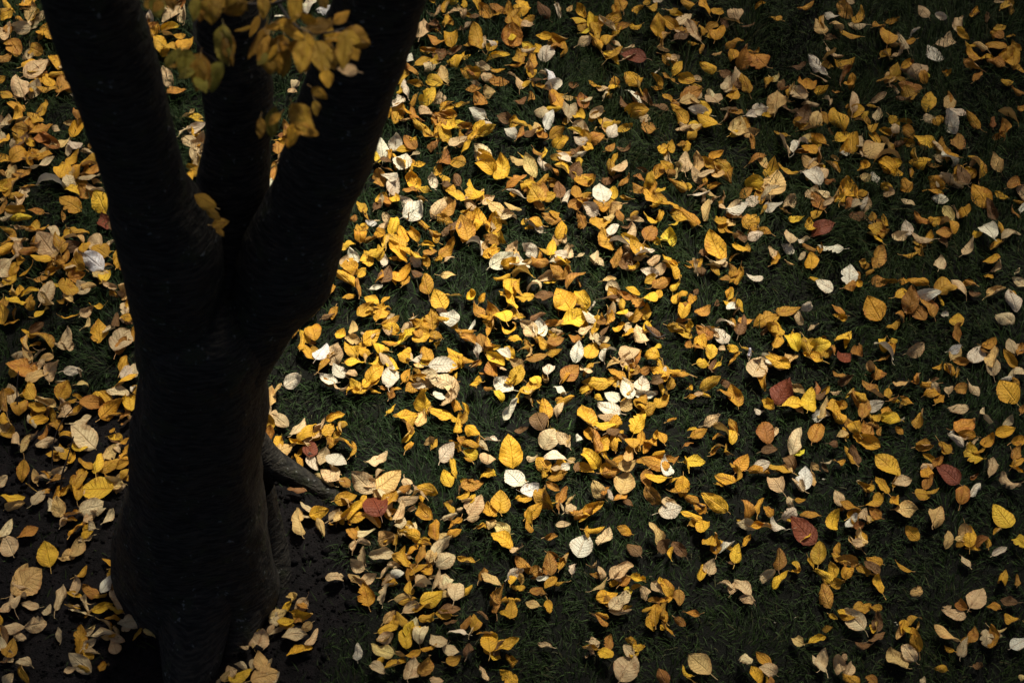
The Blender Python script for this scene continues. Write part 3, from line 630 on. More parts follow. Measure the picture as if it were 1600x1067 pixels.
1002,684,22,80gf 922,716,40,140yf 956,720,40,160yf 982,714,30,80tf 980,726,32,20tf 1028,708,28,160yf 1024,722,44,160gf 1024,745,36,170yf 1004,720,22,30gf 976,754,36,70th 956,736,30,10of
904,684,20,20wf 902,728,18,70bf 934,764,30,130tf 953,772,18,110wf 970,776,24,30of 981,784,22,160bf 1019,772,36,130oc 1035,798,22,60tf 959,673,26,30bf 964,698,14,80yn 1026,562,20,0yf
1110,598,36,20gf 1092,615,16,10tf 1132,613,26,130gf 1148,618,32,105gf 1134,599,20,150bf 1184,573,34,60th 1215,564,40,160yf 1214,574,26,150tn 1223,611,40,50rh 1201,632,42,110yf 1186,642,18,160wf
1242,632,42,10yf 1265,624,36,75yf 1272,607,28,60rn 1286,636,32,60tf 1284,650,30,10wf 1282,616,22,30bf 1304,636,30,80yf 1195,673,40,100rf 1276,675,36,60of 1244,688,44,65tf 1249,707,22,30yf
1203,702,28,10bf 1234,721,28,115bf 1218,731,40,160gf 1190,727,28,10wf 1186,737,34,0gn 1213,755,38,120tf 1257,747,34,80wf 1248,756,28,120tn 1273,728,16,150tf 1113,656,32,10tf 1092,676,28,20gf
1131,676,44,145yc 1146,666,24,120gn 1074,695,20,20of 1122,698,24,10gc 1137,701,20,100gn 1050,656,16,20gn 1085,721,34,0yf 1159,724,32,50gf 1151,740,26,85yf 1133,748,34,150gn 1056,748,22,20gf
1063,767,32,0gn 1042,728,34,110wf 1057,718,16,60on 1304,694,22,0bf 1335,710,26,110bf 1312,720,22,10gf 1336,616,18,110of 1287,748,6,0wf 1022,614,14,20wn 1494,687,30,135wn 1544,688,32,40gf
1520,692,24,20tf 1524,708,38,120yf 1480,699,20,115gf 1354,689,44,150gn 1387,727,44,140yh 1444,697,30,5gn 1466,721,26,50of 1481,740,42,135rf 1448,736,26,90gf 1450,752,26,50of 1442,772,30,10gf
1411,752,28,10th 1378,758,30,125yf 1361,762,16,60gf 1400,782,32,60gf 1416,795,36,0th 1366,781,36,15gn 1329,791,34,160gf 1350,803,24,70tf 1368,802,26,130of 1331,812,28,40wf 1304,812,36,70yf
1342,820,20,20rf 1346,838,30,110tf 1344,848,30,10tf 1464,805,40,60tf 1425,832,28,145gf 1549,730,32,70tf 1522,744,22,20rf 1524,762,34,50wf 1504,771,30,70of 1578,749,38,150tf 1588,733,22,160yf
1591,722,26,30gf 1590,706,26,60of 1592,688,26,20gf 1566,805,42,120yf 1515,837,32,80yf 1533,845,26,20rf 1481,842,26,75tf 1592,846,28,130yf 1500,850,18,10gf 1342,752,8,0tf 468,815,40,105tn
549,832,27,120of 571,831,32,10tf 576,812,43,140gn 624,815,27,100tf 681,824,38,95gf 710,831,24,20gf 603,841,40,15tf 639,835,38,155yf 643,823,24,60tf 563,851,35,25tc 567,866,27,90tc
557,882,30,160tf 597,866,40,5tf 624,871,32,150gf 634,870,32,110yf 657,863,35,85of 673,866,35,80tf 689,853,38,45tf 697,874,38,40tf 728,875,30,165gf 606,889,30,60tf 620,896,30,10wf
525,901,38,5tf 575,904,30,20tf 572,929,35,105gf 604,924,40,60tc 654,889,32,20gf 667,888,24,60gf 657,912,38,30tf 681,904,30,60tf 700,909,24,120tf 713,921,38,80tf 640,918,24,90gf
675,933,40,20yf 694,928,22,150tf 630,933,30,10tn 643,948,32,30tf 659,947,30,20gf 667,963,27,20gf 702,952,35,10bf 705,971,24,0bf 728,972,27,60of 713,987,32,170wf 735,987,16,60tf
451,940,35,30yf 471,944,19,150of 436,959,32,10tf 471,959,35,0yc 446,972,32,20yf 460,991,40,10tf 487,994,32,60tf 468,1017,40,20yf 431,987,22,20tf 424,982,16,60tf 608,963,24,40tf
627,967,27,130yf 606,982,32,20yf 603,995,30,10tf 632,996,32,100yf 640,982,24,60yf 659,988,38,70tf 685,1002,38,140tf 670,1010,27,10gf 597,1015,40,160tf 638,1021,43,10gf 558,1017,24,90wf
589,1041,35,150tf 616,1038,32,20yf 643,1044,35,75tf 665,1038,35,60oc 710,1031,30,20gf 731,1018,27,80bf 682,1062,22,0tf 427,1057,24,30tf 421,1038,19,60tf 784,825,29,145tf 752,821,16,20gf
880,819,23,5tf 929,825,31,10yf 945,838,34,60tf 976,828,26,165gf 990,857,31,130bf 1024,834,36,120tf 909,852,39,70wh 896,887,21,70wf 861,838,21,10of 785,843,39,150yf 807,857,34,150tf
816,880,34,130of 806,896,31,20wf 807,907,34,60yf 839,893,31,20of 848,903,21,10wf 859,880,34,95of 881,877,34,65gf 861,909,26,40gf 838,922,21,20of 767,904,34,145tf 780,928,34,70of
771,943,29,110on 798,938,31,0gn 799,951,26,80gf 832,944,23,160tf 754,960,23,140bf 938,912,29,30tf 939,894,23,110tf 972,891,44,35tf 977,907,21,30of 998,904,34,10yf 1007,926,23,110tf
948,931,36,20yf 964,941,36,50tf 969,957,39,10tn 935,966,36,135of 941,961,21,150gn 1013,950,23,30gf 1024,959,36,90gf 1035,915,26,110yf 1035,938,16,20of 1037,977,16,60yf 763,1002,36,100yf
791,1007,42,20yf 768,1021,31,160yf 800,1031,34,125gf 852,1008,26,165tf 929,1003,18,0tf 922,1013,26,160gf 945,1020,34,135yf 951,1003,26,80of 917,1025,8,60tf 986,1002,21,150gf 995,1008,26,170yf
982,1016,23,130tf 980,1042,47,60th 755,1052,26,120tf 794,1057,34,150yf 1035,1057,29,120rf 1017,900,5,0wf 1047,797,36,10wh 1048,783,20,150tn 1116,784,46,145yf 1080,806,34,160yf 1098,820,32,100yf
1096,790,18,160bf 1038,852,26,50bf 1060,856,32,130bf 1049,864,20,80yn 1166,796,34,110of 1168,819,34,160tf 1190,823,36,10gf 1200,798,22,120gf 1217,819,32,150wf 1234,802,34,20wf 1236,786,22,115tf
1267,804,34,175gn 1254,828,50,140rf 1280,864,36,80yf 1109,846,32,65gf 1119,849,32,80gn 1136,854,30,20wf 1151,864,28,75yf 1167,845,24,55yf 1110,886,26,70tf 1217,873,30,85of 1198,898,38,30tf
1220,905,34,40yf 1245,890,26,10yf 1286,898,36,140yn 1308,910,28,20gf 1289,929,40,105of 1312,870,26,150gf 1316,792,12,60of 1134,914,26,160tf 1160,916,36,130tf 1166,936,28,160tf 1146,918,20,60tf
1042,918,32,115gf 1042,936,22,20gf 1038,951,26,70gf 1080,958,30,155of 1144,880,14,20bf 1316,956,18,130yf 1043,981,24,140gf 1003,1009,11,20gf 1093,1037,41,145th 1073,1048,23,130yn 1081,1062,23,130yf
1163,1028,39,125tf 1193,1029,30,130gf 1200,1046,32,160tf 1181,1056,32,110yf 1205,1063,17,80of 1246,1001,28,130tf 1277,999,28,15yf 1293,982,17,0gf 1285,1029,32,70tf 1281,1035,34,120tn 1243,964,4,0wf
1211,972,4,0wf 1323,875,36,170of 1326,893,26,50gf 1366,876,28,145gf 1362,887,28,140bf 1373,910,30,115gf 1410,884,34,170gf 1433,924,26,20tf 1520,858,23,170gn 1508,875,23,120tf 1562,861,28,30wf
1567,900,30,60yf 1589,906,17,80of 1526,934,38,50th 1490,958,38,170tf 1480,949,19,30tf 1502,944,23,130of 1552,947,23,165gf 1576,940,28,170bf 1581,966,28,140gf 1480,988,43,150tf 1519,991,26,60of
1506,1008,34,70tf 1541,995,30,90tf 1552,995,38,85gf 1591,1005,28,30wh 1483,1013,17,150gf 1470,1044,28,175gf 1528,1039,19,10bf 1442,1063,13,60tf 1597,1057,19,60tf 1334,966,43,130tf 1347,950,30,10gf
1370,949,17,165gf 1371,970,28,85bf 1370,993,30,30bf 1348,1007,26,160bf 1430,968,30,40gc 1429,997,38,110gf 1433,980,21,60gf 1420,1019,32,130tf 1401,1029,40,130th 1313,1038,38,100tf 1327,1044,28,60tn
1329,1061,30,150gf 1361,1061,23,130of 1399,972,4,0wf 1402,975,4,0wf 1293,908,21,140yn 13,7,27,140gn 43,4,25,30gf 38,15,18,0tn 11,24,25,20gf 55,24,22,70yf 66,25,20,30tf
31,43,34,165tc 42,37,20,70tn 7,49,29,60tf 13,43,20,120of 72,52,38,150gh 49,36,13,0tf 22,73,31,130of 54,78,31,160gf 9,88,25,20of 44,88,20,40tf 47,99,29,30gn
58,106,43,35tf 51,115,29,0yn 85,97,31,120gf 99,102,18,60tf 31,134,38,120tf 90,116,31,10gn 74,125,25,140yf 73,137,31,10gf 54,139,25,60tf 102,130,36,70of 110,141,18,10gf
118,149,9,0wf 9,148,22,150gf 29,153,27,170bf 25,166,31,160gf 66,168,27,85gf 22,180,27,60gf 54,184,29,150gf 123,178,27,100of 109,193,22,170tf 121,200,29,60yf 31,199,34,175gn
63,201,40,10gn 6,193,31,50tf 6,217,25,60gf 45,193,20,110gf 74,220,45,150rn 67,216,31,0rf 97,220,29,20tf 117,227,29,130wf 25,225,29,110gn 35,220,27,60bf 47,220,22,100gf
141,227,11,60of 65,239,38,160gf 47,248,29,10gf 67,255,40,15tf 29,240,34,40gf 11,249,29,150yf 18,269,22,60tf 34,270,31,30of 27,276,22,10tn 98,264,27,80yh 115,245,31,30gf
79,285,47,175wc 139,248,31,30gf 126,263,38,45gc 144,265,29,30of 139,275,40,175tn 108,283,25,120tf 112,297,31,150yf 133,299,29,140of 148,294,34,150tf 153,285,22,160tf 157,315,36,120yf
110,319,38,160gh 20,290,36,60gf 25,306,27,10gf 7,290,27,60yf 4,308,20,30tf 25,328,36,15gf 7,339,20,30tf 33,341,34,5yn 4,323,22,60of 163,346,27,115rf 175,353,18,120bf
43,359,27,160gf 65,356,22,20gf 13,364,29,150gf 7,384,40,60gf 29,373,29,10tf 72,381,40,140th 83,361,25,110tf 93,377,36,115gf 27,389,27,110tf 45,391,31,20of 116,372,36,175tc
125,359,31,10gf 112,384,27,20bf 132,384,27,90yf 156,391,31,150gh 175,380,20,40tn 144,407,45,150wf 166,416,25,20of 186,409,20,70yn 192,417,13,100of 64,401,34,170yf 90,408,27,150gf
103,400,20,90of 121,407,36,130gc 111,416,22,30tf 7,418,31,60tf 43,420,34,20gf 22,420,22,60gf 85,422,31,20gn 67,434,34,10of 119,432,38,15of 165,431,25,75yf 16,435,29,30yf
13,405,25,20tf 56,380,20,0of 7,444,25,20tf 25,470,38,50yf 47,457,31,10yf 22,456,22,110gn 73,456,34,65tf 108,448,40,20gh 105,464,22,150tf 139,447,25,10tf 171,446,29,160tf
196,454,34,110tf 195,480,22,100tf 204,474,25,80gf 199,496,25,170gf 201,505,13,0bf 66,488,29,65yf 150,478,25,170yf 110,494,29,25gn 99,528,36,65tf 105,537,25,60tf 58,512,25,40bn
155,518,34,100gf 171,515,22,60tf 190,530,40,60th 189,539,27,60of 3,490,29,110gf 18,503,25,20gf 65,529,45,155gc 43,535,34,100gf 43,553,27,130tf 56,555,25,60tf 65,547,16,0tf
29,562,20,130tf 34,574,49,175of 19,578,27,120gf 58,587,36,20tf 81,578,31,70tf 114,579,29,5wf 196,591,38,20yf 199,581,27,60wf 210,578,22,85tn 209,607,11,60wf 130,601,20,0tn
184,613,36,175tf 202,627,31,110yf 99,609,27,60gh 45,609,36,120gf 18,616,31,110tf 7,625,31,110of 70,627,36,165tf 56,636,34,165yf 106,632,31,30gf 31,634,31,90gf 97,638,34,110tf
144,629,40,5of 164,620,29,130yf 209,627,13,90wf 61,656,31,20yf 117,643,34,40gf 126,656,34,20tf 173,638,40,40gf 196,645,22,40of 200,658,25,60rf 9,653,27,110yf 7,665,22,60tf
13,672,31,30gf 27,683,29,95tf 53,679,18,40tf 85,665,31,150gf 67,676,22,60of 72,690,34,10tf 101,678,31,150gf 130,682,47,150th 126,697,29,20yf 101,706,31,130gf 112,715,20,70yf
92,701,18,160tf 151,721,40,105yf 133,726,31,145gf 172,706,27,60tf 183,699,20,140tf 193,690,22,20gf 197,706,27,60gf 171,726,34,30gf 191,724,27,20gf 193,739,20,40gf 175,753,38,165tf
187,762,22,20tf 151,764,56,175yh 124,748,40,60gf 119,766,31,110gf 103,766,22,50gf 92,735,27,10tf 88,746,20,0of 55,744,20,110tf 70,741,18,150gn 61,775,31,60tf 72,769,20,20of
79,789,22,110tf 91,791,27,105tf 20,777,38,5yf 22,789,34,10tf 3,751,22,50tf 146,793,45,10tf 115,802,34,10gn 141,806,25,40tf 169,806,25,50tf 119,825,34,70gf 142,822,22,150tf
135,834,22,20yf 43,832,34,20of 9,825,31,60tf 4,836,20,20tf 180,688,18,10bf 14,852,35,120th 74,865,35,110yh 120,855,32,70tf 111,866,28,20tf 42,908,53,40th 35,894,28,60tf
29,936,39,70tf 9,942,32,60tf 47,946,30,165tf 21,980,35,5tf 56,975,39,20tf 3,1006,23,110tf 15,1012,32,80gf 36,1034,37,165tf 35,1052,39,130gn 12,1061,25,30tf 93,991,21,110tf
93,933,35,75tf 119,914,28,95tf 116,929,25,165gf 134,943,30,120tf 122,955,30,170tf 141,922,32,160of 157,929,21,0gf 168,911,32,60wf 193,898,32,30tf 197,869,44,110yf 190,883,32,20gf
176,894,21,60gf 183,915,23,100of 197,924,32,100gf 212,928,30,80tf 189,939,49,140tf 160,949,35,30yf 181,949,30,160gn 212,957,21,60gf 233,957,28,125gf 208,970,46,15tf 235,980,32,120th
199,981,19,20tf 125,999,39,95gf 139,1005,25,30tf 141,982,19,40tn 162,991,37,10tn 174,992,21,160gf 179,1009,28,115tf 137,1021,23,150gf 125,1035,44,150tf 109,1046,19,10tf 163,1041,25,60gf
1,973,28,90yn 5,1031,19,20bf 267,21,32,45tf 288,21,32,110tn 266,44,32,15yf 272,54,37,10gf 239,40,19,20of 235,25,19,110wf 251,69,32,120yf 269,74,35,10yf 290,67,32,60gf
260,120,30,120tf 276,141,30,20oh 304,185,30,160yf 309,199,35,10wf 291,204,25,30tf 295,220,32,140tf 310,224,37,70tf 484,7,30,70wf 508,15,30,175wf 440,25,23,10wf 475,9,14,80wf
543,109,32,170tf 484,114,23,160tf 461,130,19,70tf 458,143,19,20tf 445,201,25,100of 435,219,21,0yf 435,230,21,90of 445,209,21,20rf 253,9,21,150tn 282,5,21,60rf 301,265,29,150yf
295,276,22,60yf 294,287,17,90gf 433,256,22,20of 431,270,24,80of 427,285,22,70wf 424,299,22,70of 421,312,15,60tf 439,245,17,60of 309,240,32,70tf 405,1000,34,70th 382,1011,22,130tf
409,1034,36,125tf 376,1039,22,150tf 376,1053,41,35yf 414,1056,44,15th 352,1055,19,50tf 342,1064,14,60tf 466,970,17,0of
"""
leaves = []
for tok in DATA.split():
    x, y, l, rest = tok.split(',')
    leaves.append([float(x), float(y), float(l), float(rest[:-2]), rest[-2], rest[-1]])
RAT = {'f': 0.33, 'h': 0.41, 'n': 0.24, 'c': 0.26}
ORDER = sorted(range(len(leaves)), key=lambda k: leaves[k][2] ** 2 * RAT[leaves[k][5]] * (0.6 if leaves[k][5] in 'nc' else 1))
onframe = lambda k: 14 < leaves[k][0] < 1586 and 14 < leaves[k][1] < 1053
hidden = lambda k: 150 < leaves[k][0] < 520 and leaves[k][1] < 150
TOP = [k for k in reversed(ORDER) if onframe(k) and not hidden(k)][:294]
topset = set(TOP)

# support height under the leaves, 1 cm cells
HX0, HY0, HC = -2.9, 2.9, 0.01
HN = (580, 490)
H = np.full(HN, 0.016)
gxx, gyy = np.meshgrid(HX0 + np.arange(HN[0]) * HC, HY0 + np.arange(HN[1]) * HC, indexing='ij')
H += relief(gxx, gyy) + 0.010 * (vnoise(gxx, gyy, 8, 11)) - 0.010 * soil_mask(gxx, gyy)
LIM = np.full(HN, 9.0)                                     # lowest leaf over each cell: grass stays under it
def cells(V):
    ix = np.clip(((V[:, 0] - HX0) / HC).astype(int), 0, HN[0] - 1); iy = np.clip(((V[:, 1] - HY0) / HC).astype(int), 0, HN[1] - 1)
    return ix, iy

def lay(px, py, l, a, c, s, calm=False):
    p = on_z(px, py, 0.04); d = project(p)[2]
    sd = CAM_H / np.linalg.norm(p - CAMP)                  # sine of the viewing depression
    ar = math.radians(a)
    gx_, gy_ = math.cos(ar), math.sin(ar) / sd
    L = l * d / FPX * math.hypot(gx_, gy_) * 1.06
    if l >= 9: L = min(max(L, 0.032), 0.122)
    big = L > 0.02
    bite = 0.0
    if s == 'f':
        roll = rng.normal() * 0.42; fold = rng.choice([1, -1]) * rng.uniform(0.15, 1.0 if rng.random() < 0.5 else 2.3); bend = rng.normal() * 1.1; rip = rng.uniform(0.01, 0.08); ratio = rng.uniform(0.24, 0.35)
    elif s == 'h':
        roll = rng.normal() * 0.15; fold = rng.uniform(-0.4, 0.6); bend = rng.normal() * 0.35; rip = rng.uniform(0.01, 0.035); ratio = rng.uniform(0.35, 0.41)
    elif s == 'n':
        roll = rng.choice([-1, 1]) * rng.uniform(0.35, 1.0); fold = rng.choice([1, -1]) * rng.uniform(1.2, 2.3); bend = rng.normal() * 0.7; rip = 0.03; ratio = rng.uniform(0.25, 0.32)
    else:
        roll = rng.choice([-1, 1]) * rng.uniform(0.7, 1.15); fold = rng.uniform(0.3, 1.2); bend = -rng.uniform(1.2, 2.3); rip = 0.02; ratio = rng.uniform(0.27, 0.33)
    if rng.random() < 0.22: bite = 0.22
    if calm: roll, fold, bend, rip, bite, ratio = rng.normal() * 0.12, rng.uniform(0.1, 0.6), rng.normal() * 0.3, 0.015, 0.0, max(ratio, 0.33)
    pitch = rng.normal() * (0.24 if s in 'fh' else 0.10)
    ax = np.array([gx_, gy_, 0.0]) / math.hypot(gx_, gy_)
    ax[2] = math.tan(pitch)
    pet = L * rng.uniform(0.12, 0.34) if big and rng.random() < 0.7 else 0
    V, U, F = leaf_geo(L, ratio, fold, bend, rip, rng.normal() * 0.8, pet, bite, rng.normal() * (1.2 if rng.random() < 0.4 else 0.3))
    V = V @ frame(ax, roll)
    W = V + p
    ix, iy = cells(W[:NU * NV])
    sup = np.quantile(H[ix, iy] - V[:NU * NV, 2] * 0.55, 0.72) if big else H[ix, iy].mean()
    z = sup + 0.002
    lo = z + V[:NU * NV, 2].min()
    z += max(0, H[ix, iy].min() + 0.001 - lo) * 0.8
    q = on_z(px, py, z)
    W = V + q
    ix, iy = cells(W[:NU * NV])
    np.maximum.at(H, (ix, iy), np.minimum(W[:NU * NV, 2], H[ix, iy] + 0.03))
    np.minimum.at(LIM, (ix, iy), W[:NU * NV, 2])
    return W, U, F, q

ST_V, ST_U, ST_T, ST_F = [], [], [], []
st_n = 0
def add_stuff(W, U, F, tint, wear):
    global st_n
    U = U.copy(); U[:, 2] = rng.random()
    ST_V.append(W); ST_U.append(U); ST_T.append(np.tile(np.array([*tint, wear]), (len(W), 1)))
    ST_F.append(np.array(F) + st_n); st_n += len(W)

# --- labels: each leaf is told by its look and by counting out from a leaf or thing one can find
COLW = {'w': 'creamy white', 'y': 'bright yellow', 'g': 'golden', 't': 'pale tan', 'o': 'orange-brown', 'b': 'dark brown', 'r': 'rust red'}
SHW = {'f': 'oval', 'h': 'broad flat', 'n': 'narrow folded', 'c': 'curled crescent'}
LAND = [  # x, y, name used by its neighbours, the landmark's own label when it is a leaf
 (586,789,'the red leaf by the root','rust red leaf lying on pale leaves beside the tree root'),
 (1254,828,'the largest deep red leaf','largest deep red leaf, beside two cream leaves on the dark grass'),
 (1320,556,'the brick red leaf','brick red oval leaf beside an orange-brown one, in the right half'),
 (1223,611,'the upper paired red leaf','red leaf touching a yellow one, upper of two close red leaves'),
 (1285,357,'the lone orange-red leaf','lone orange-red leaf on open grass, upper part of the right half'),
 (1481,740,'the red leaf far right','orange-red leaf near the right edge, below a large yellow leaf'),
 (801,58,'the big orange leaf up top','big orange leaf with its stalk down, near the top middle'),
 (989,88,'the red leaf in yellow litter','long red leaf lying in a yellow clump near the top middle'),
 (485,700,'the maroon leaf by the trunk','maroon leaf on top of a cream leaf just beside the trunk'),
 (34,574,'the long orange leaf','long orange leaf near the left edge, beside a tan leaf'),
 (163,346,'the small red leaf','small red leaf next to the left limb of the tree'),
 (151,764,'the yellow leaf against the trunk','largest yellow leaf heaped against the left side of the trunk'),
 (43,841,'the orange leaf bottom left','orange-brown oval leaf near the left edge, lower corner'),
 (692,571,'the long white leaf','long white leaf among yellow ones, middle of the lawn'),
 (909,852,'the round cream leaf','round cream leaf lying alone on open grass, lower middle'),
 (1387,727,'the large right-hand yellow leaf','largest bright yellow leaf on the open grass near the right'),
 (648,328,'the broad white leaf','broadest white leaf just outside the right limb of the tree'),
 (940,300,'the cream oval leaf','upright cream oval leaf standing out on grass, upper middle'),
 (1119,384,'the big golden leaf','big golden oval leaf on dark grass, right of the middle'),
 (951,637,'the pale curled leaf heap','white leaf on top of a pale heap in the middle of the lawn'),
 (1093,1037,'the lone broad tan leaf','lone broad tan leaf near the bottom edge, right of the middle'),
 (1401,1029,'the tan leaf at lower right','broad pink-tan leaf near the bottom, below an amber leaf'),
 (470,940,'the yellow leaf on dark soil','yellow leaf on top of a small heap on the bare soil'),
]
DIRW = ['right of', 'up-right of', 'above', 'up-left of', 'left of', 'down-left of', 'below', 'down-right of']
ORD = ['nearest', 'second', 'third', 'fourth', 'fifth', 'sixth', 'seventh', 'eighth', 'ninth', 'tenth', 'eleventh', 'twelfth']
own = {}
for q, (lx, ly, nm, lab) in enumerate(LAND):
    k = min(topset | set(range(len(leaves))), key=lambda k: math.hypot(leaves[k][0] - lx, leaves[k][1] - ly) - (3 if k in topset else 0))
    own[k] = q
    if k not in topset: TOP.append(k); topset.add(k)
def where(k):
    x, y = leaves[k][:2]
    q = min(range(len(LAND)), key=lambda q: math.hypot(x - LAND[q][0], y - LAND[q][1]))
    dx, dy = x - LAND[q][0], LAND[q][1] - y
    return q, int(round(math.degrees(math.atan2(dy, dx)) / 45)) % 8, math.hypot(dx, dy)
bins = {}
for k in range(len(leaves)):
    if k in own: continue
    q, d, r = where(k)
    bins.setdefault((q, d, leaves[k][4]), []).append((r, k))
label = {}
for (q, d, c), lst in bins.items():
    lst.sort()
    for n, (r, k) in enumerate(lst):
        one = COLW[c].split()[-1]
        label[k] = f"{COLW[c]} {SHW[leaves[k][5]]} leaf, {ORD[min(n, 11)]} {one} one {DIRW[d]} {LAND[q][2]}"
for k, q in own.items(): label[k] = LAND[q][3]

# crumpled scraps lying half under the leaves of each drift
XY = np.array([lf[:2] for lf in leaves])
for k in range(len(leaves)):
    near = np.hypot(XY[:, 0] - XY[k, 0], XY[:, 1] - XY[k, 1]) < 48
    if near.sum() < 5 or rng.random() > (0.40 if near.sum() < 8 else 0.75): continue
    px, py = XY[k] + rng.normal(size=2) * 13
    c = leaves[rng.choice(np.nonzero(near)[0])][4]
    if c in 'rw' or c in 'ob' and rng.random() < 0.6: c = 'y' if rng.random() < 0.4 else 'g'
    W, U, F, q = lay(px, py, rng.uniform(15, 30), rng.uniform(0, 360), c, 'n' if rng.random() < 0.35 else 'f')
    add_stuff(W, U, F, tint_of(c) * 0.92, WEAR[c])
for k in ORDER:
    px, py, l, a, c, s = leaves[k]
    W, U, F, q = lay(px, py, l, a, c, s, k in own)
    t, wr = tint_of(c), WEAR[c]
    if c == 'r' and k not in own: t = t * 0.5 + tint_of('o') * 0.5
    if k in topset:
        o = obj('fallen_leaf', leaf_mesh('fallen_leaf', W - q, U, F, t, wr, rng.random()), LEAF)
        o.location = q
        tag(o, label[k], 'leaf', 'fallen leaves on the grass')
    else: add_stuff(W, U, F, t, wr)

# leaves the photograph cannot show: past the frame's edges and behind the trunk
keys = list('ttttgggyyyoowwb')
cnt = 0
while cnt < 900:
    x, y = rng.uniform(-2.75, 2.75), rng.uniform(3.05, 7.6)
    px, py, d = project(np.array([x, y, 0.04]))
    hid = 240 < px < 395 and 470 < py < 800 or 150 < px < 215 and 40 < py < 240 and px < 80 + 0.33 * py + 110
    if -16 < px < 1616 and -16 < py < 1083 and not (hid and rng.random() < 0.5): cnt += 0.05; continue
    cnt += 1
    c = keys[rng.integers(len(keys))]
    W, U, F, q = lay(px, py, rng.uniform(24, 38), rng.uniform(0, 360), c, 'f' if rng.random() < 0.8 else 'n')
    add_stuff(W, U, F, tint_of(c), WEAR[c])
me = mesh_np('fallen_leaves', np.concatenate(ST_V), np.concatenate(ST_F))
attr(me, 'tint', np.concatenate(ST_T)); vec_attr(me, 'leaf_uv', np.concatenate(ST_U))
tag(obj('fallen_leaves', me, LEAF), 'the smaller yellow, tan and brown leaves strewn thickly over the lawn', 'leaves', kind='stuff')

# leaves caught in the fork of the tree
FORK = [(318, 316, 40, 150, 'd', .36, 'brown-gold leaf caught upright in the fork between left and middle limbs'),
        (331, 337, 30, -40, 'd', .24, 'narrow golden leaf wedged in the fork under a broader one'),
        (341, 351, 31, 10, 'g', .30, 'golden oval leaf lying lowest but one in the tree fork'),
        (341, 364, 22, -50, 'd', .24, 'small golden leaf at the very bottom of the tree fork')]
for px, py, l, a, c, wr, lab in FORK:
    p = on_y(px + 3, py - 2, TREE_Y - 0.14); d = project(p)[2]; ar = math.radians(a)
    ax = RIGHT * math.cos(ar) + UPV * math.sin(ar) + FWD * rng.uniform(-0.3, 0.3)
    V, U, F = leaf_geo(l * d / FPX, wr, -0.5, -0.4, 0.03, 0.2, 0.01)
    o = obj('fallen_leaf', leaf_mesh('fallen_leaf', V @ frame(ax, rng.normal() * 0.3, -FWD + UPV * 0.5), U, F, tint_of(c), WEAR[c], rng.random()), LEAF)
    o.location = p
    tag(o, lab, 'leaf', 'leaves caught in the tree fork')

# ------------------------------------------------------------------ grass
def make_grass(n):
    x = rng.uniform(-2.75, 2.75, n); y = rng.uniform(3.05, 7.65, n)
    sm = soil_mask(x, y)
    tuft = vnoise(x, y, 7.5, 21) * 0.6 + vnoise(x, y, 2.3, 22) * 0.4
    keep = rng.random(n) > np.maximum(sm * 0.97, np.clip(0.42 - tuft, 0, 1) * 1.6)
    x, y, tuft = x[keep], y[keep], tuft[keep]; n = len(x)
    far = np.clip((y - 4.6) / 1.2, 0, 1)
    ln = (0.032 + 0.026 * far + 0.075 * np.clip(tuft - 0.42, 0, 1) * (0.5 + far)) * rng.uniform(0.5, 1.6, n)
    wd = rng.uniform(0.0009, 0.0020, n)
    # blades of a tuft lean alike, with spread
    az = vnoise(x, y, 4.0, 31) * 14 + rng.normal(size=n) * 0.85
    lean = np.clip(rng.normal(size=n) * 0.40 + 0.85, 0.05, 1.5)
    d = np.stack([np.cos(az), np.sin(az)], 1); sd = np.stack([-d[:, 1], d[:, 0], np.zeros(n)], 1)
    z0 = relief(x, y) - 0.003
    ix = np.clip(((x - HX0) / HC).astype(int), 0, HN[0] - 1); iy = np.clip(((y - HY0) / HC).astype(int), 0, HN[1] - 1)
    def pt(f, curl):
        ang = lean * (0.78 + curl * f)
        h = ln * f
        p = np.stack([x + d[:, 0] * np.sin(ang) * h, y + d[:, 1] * np.sin(ang) * h, z0 + np.cos(ang) * h], 1)
        return p
    b, m, t = pt(0.0, 0.2), pt(0.55, 0.2), pt(1.0, 0.3)
    free = rng.random(n) < 0.10
    lims = []
    for q in (m, t):
        jx = np.clip(((q[:, 0] - HX0) / HC).astype(int), 0, HN[0] - 1); jy = np.clip(((q[:, 1] - HY0) / HC).astype(int), 0, HN[1] - 1)
        lim = np.minimum(LIM[jx, jy], 9) - 0.003
        q[:, 2] = np.where(free, q[:, 2], np.minimum(q[:, 2], np.maximum(lim, z0 + 0.001)))
    w = (sd * wd[:, None])
    V = np.stack([b - w, b + w, m - w * 0.8, m + w * 0.8, t], 1).reshape(-1, 3)
    k = np.arange(n) * 5
    F = np.concatenate([np.stack([k, k + 1, k + 3], 1), np.stack([k, k + 3, k + 2], 1), np.stack([k + 2, k + 3, k + 4], 1)])
    me = mesh_np('grass', V, F)
    g = np.array([0.0150, 0.0285, 0.0070]) * np.exp(rng.normal(size=(n, 1)) * 0.38)
    yel = rng.random(n) < 0.045
    g[yel] = np.array([0.045, 0.046, 0.018]) * rng.uniform(0.5, 1.1, (yel.sum(), 1))
    cool = vnoise(x, y, 1.2, 41)[:, None]
    g = g * (1 + (cool - 0.5) * np.array([-0.25, 0.0, 0.3]))
    attr(me, 'tint', np.repeat(np.concatenate([g, np.ones((n, 1))], 1), 5, axis=0))
    return me
tag(obj('grass', make_grass(290000), GRASS), 'short dark green lawn grass between the fallen leaves', 'grass', kind='stuff')

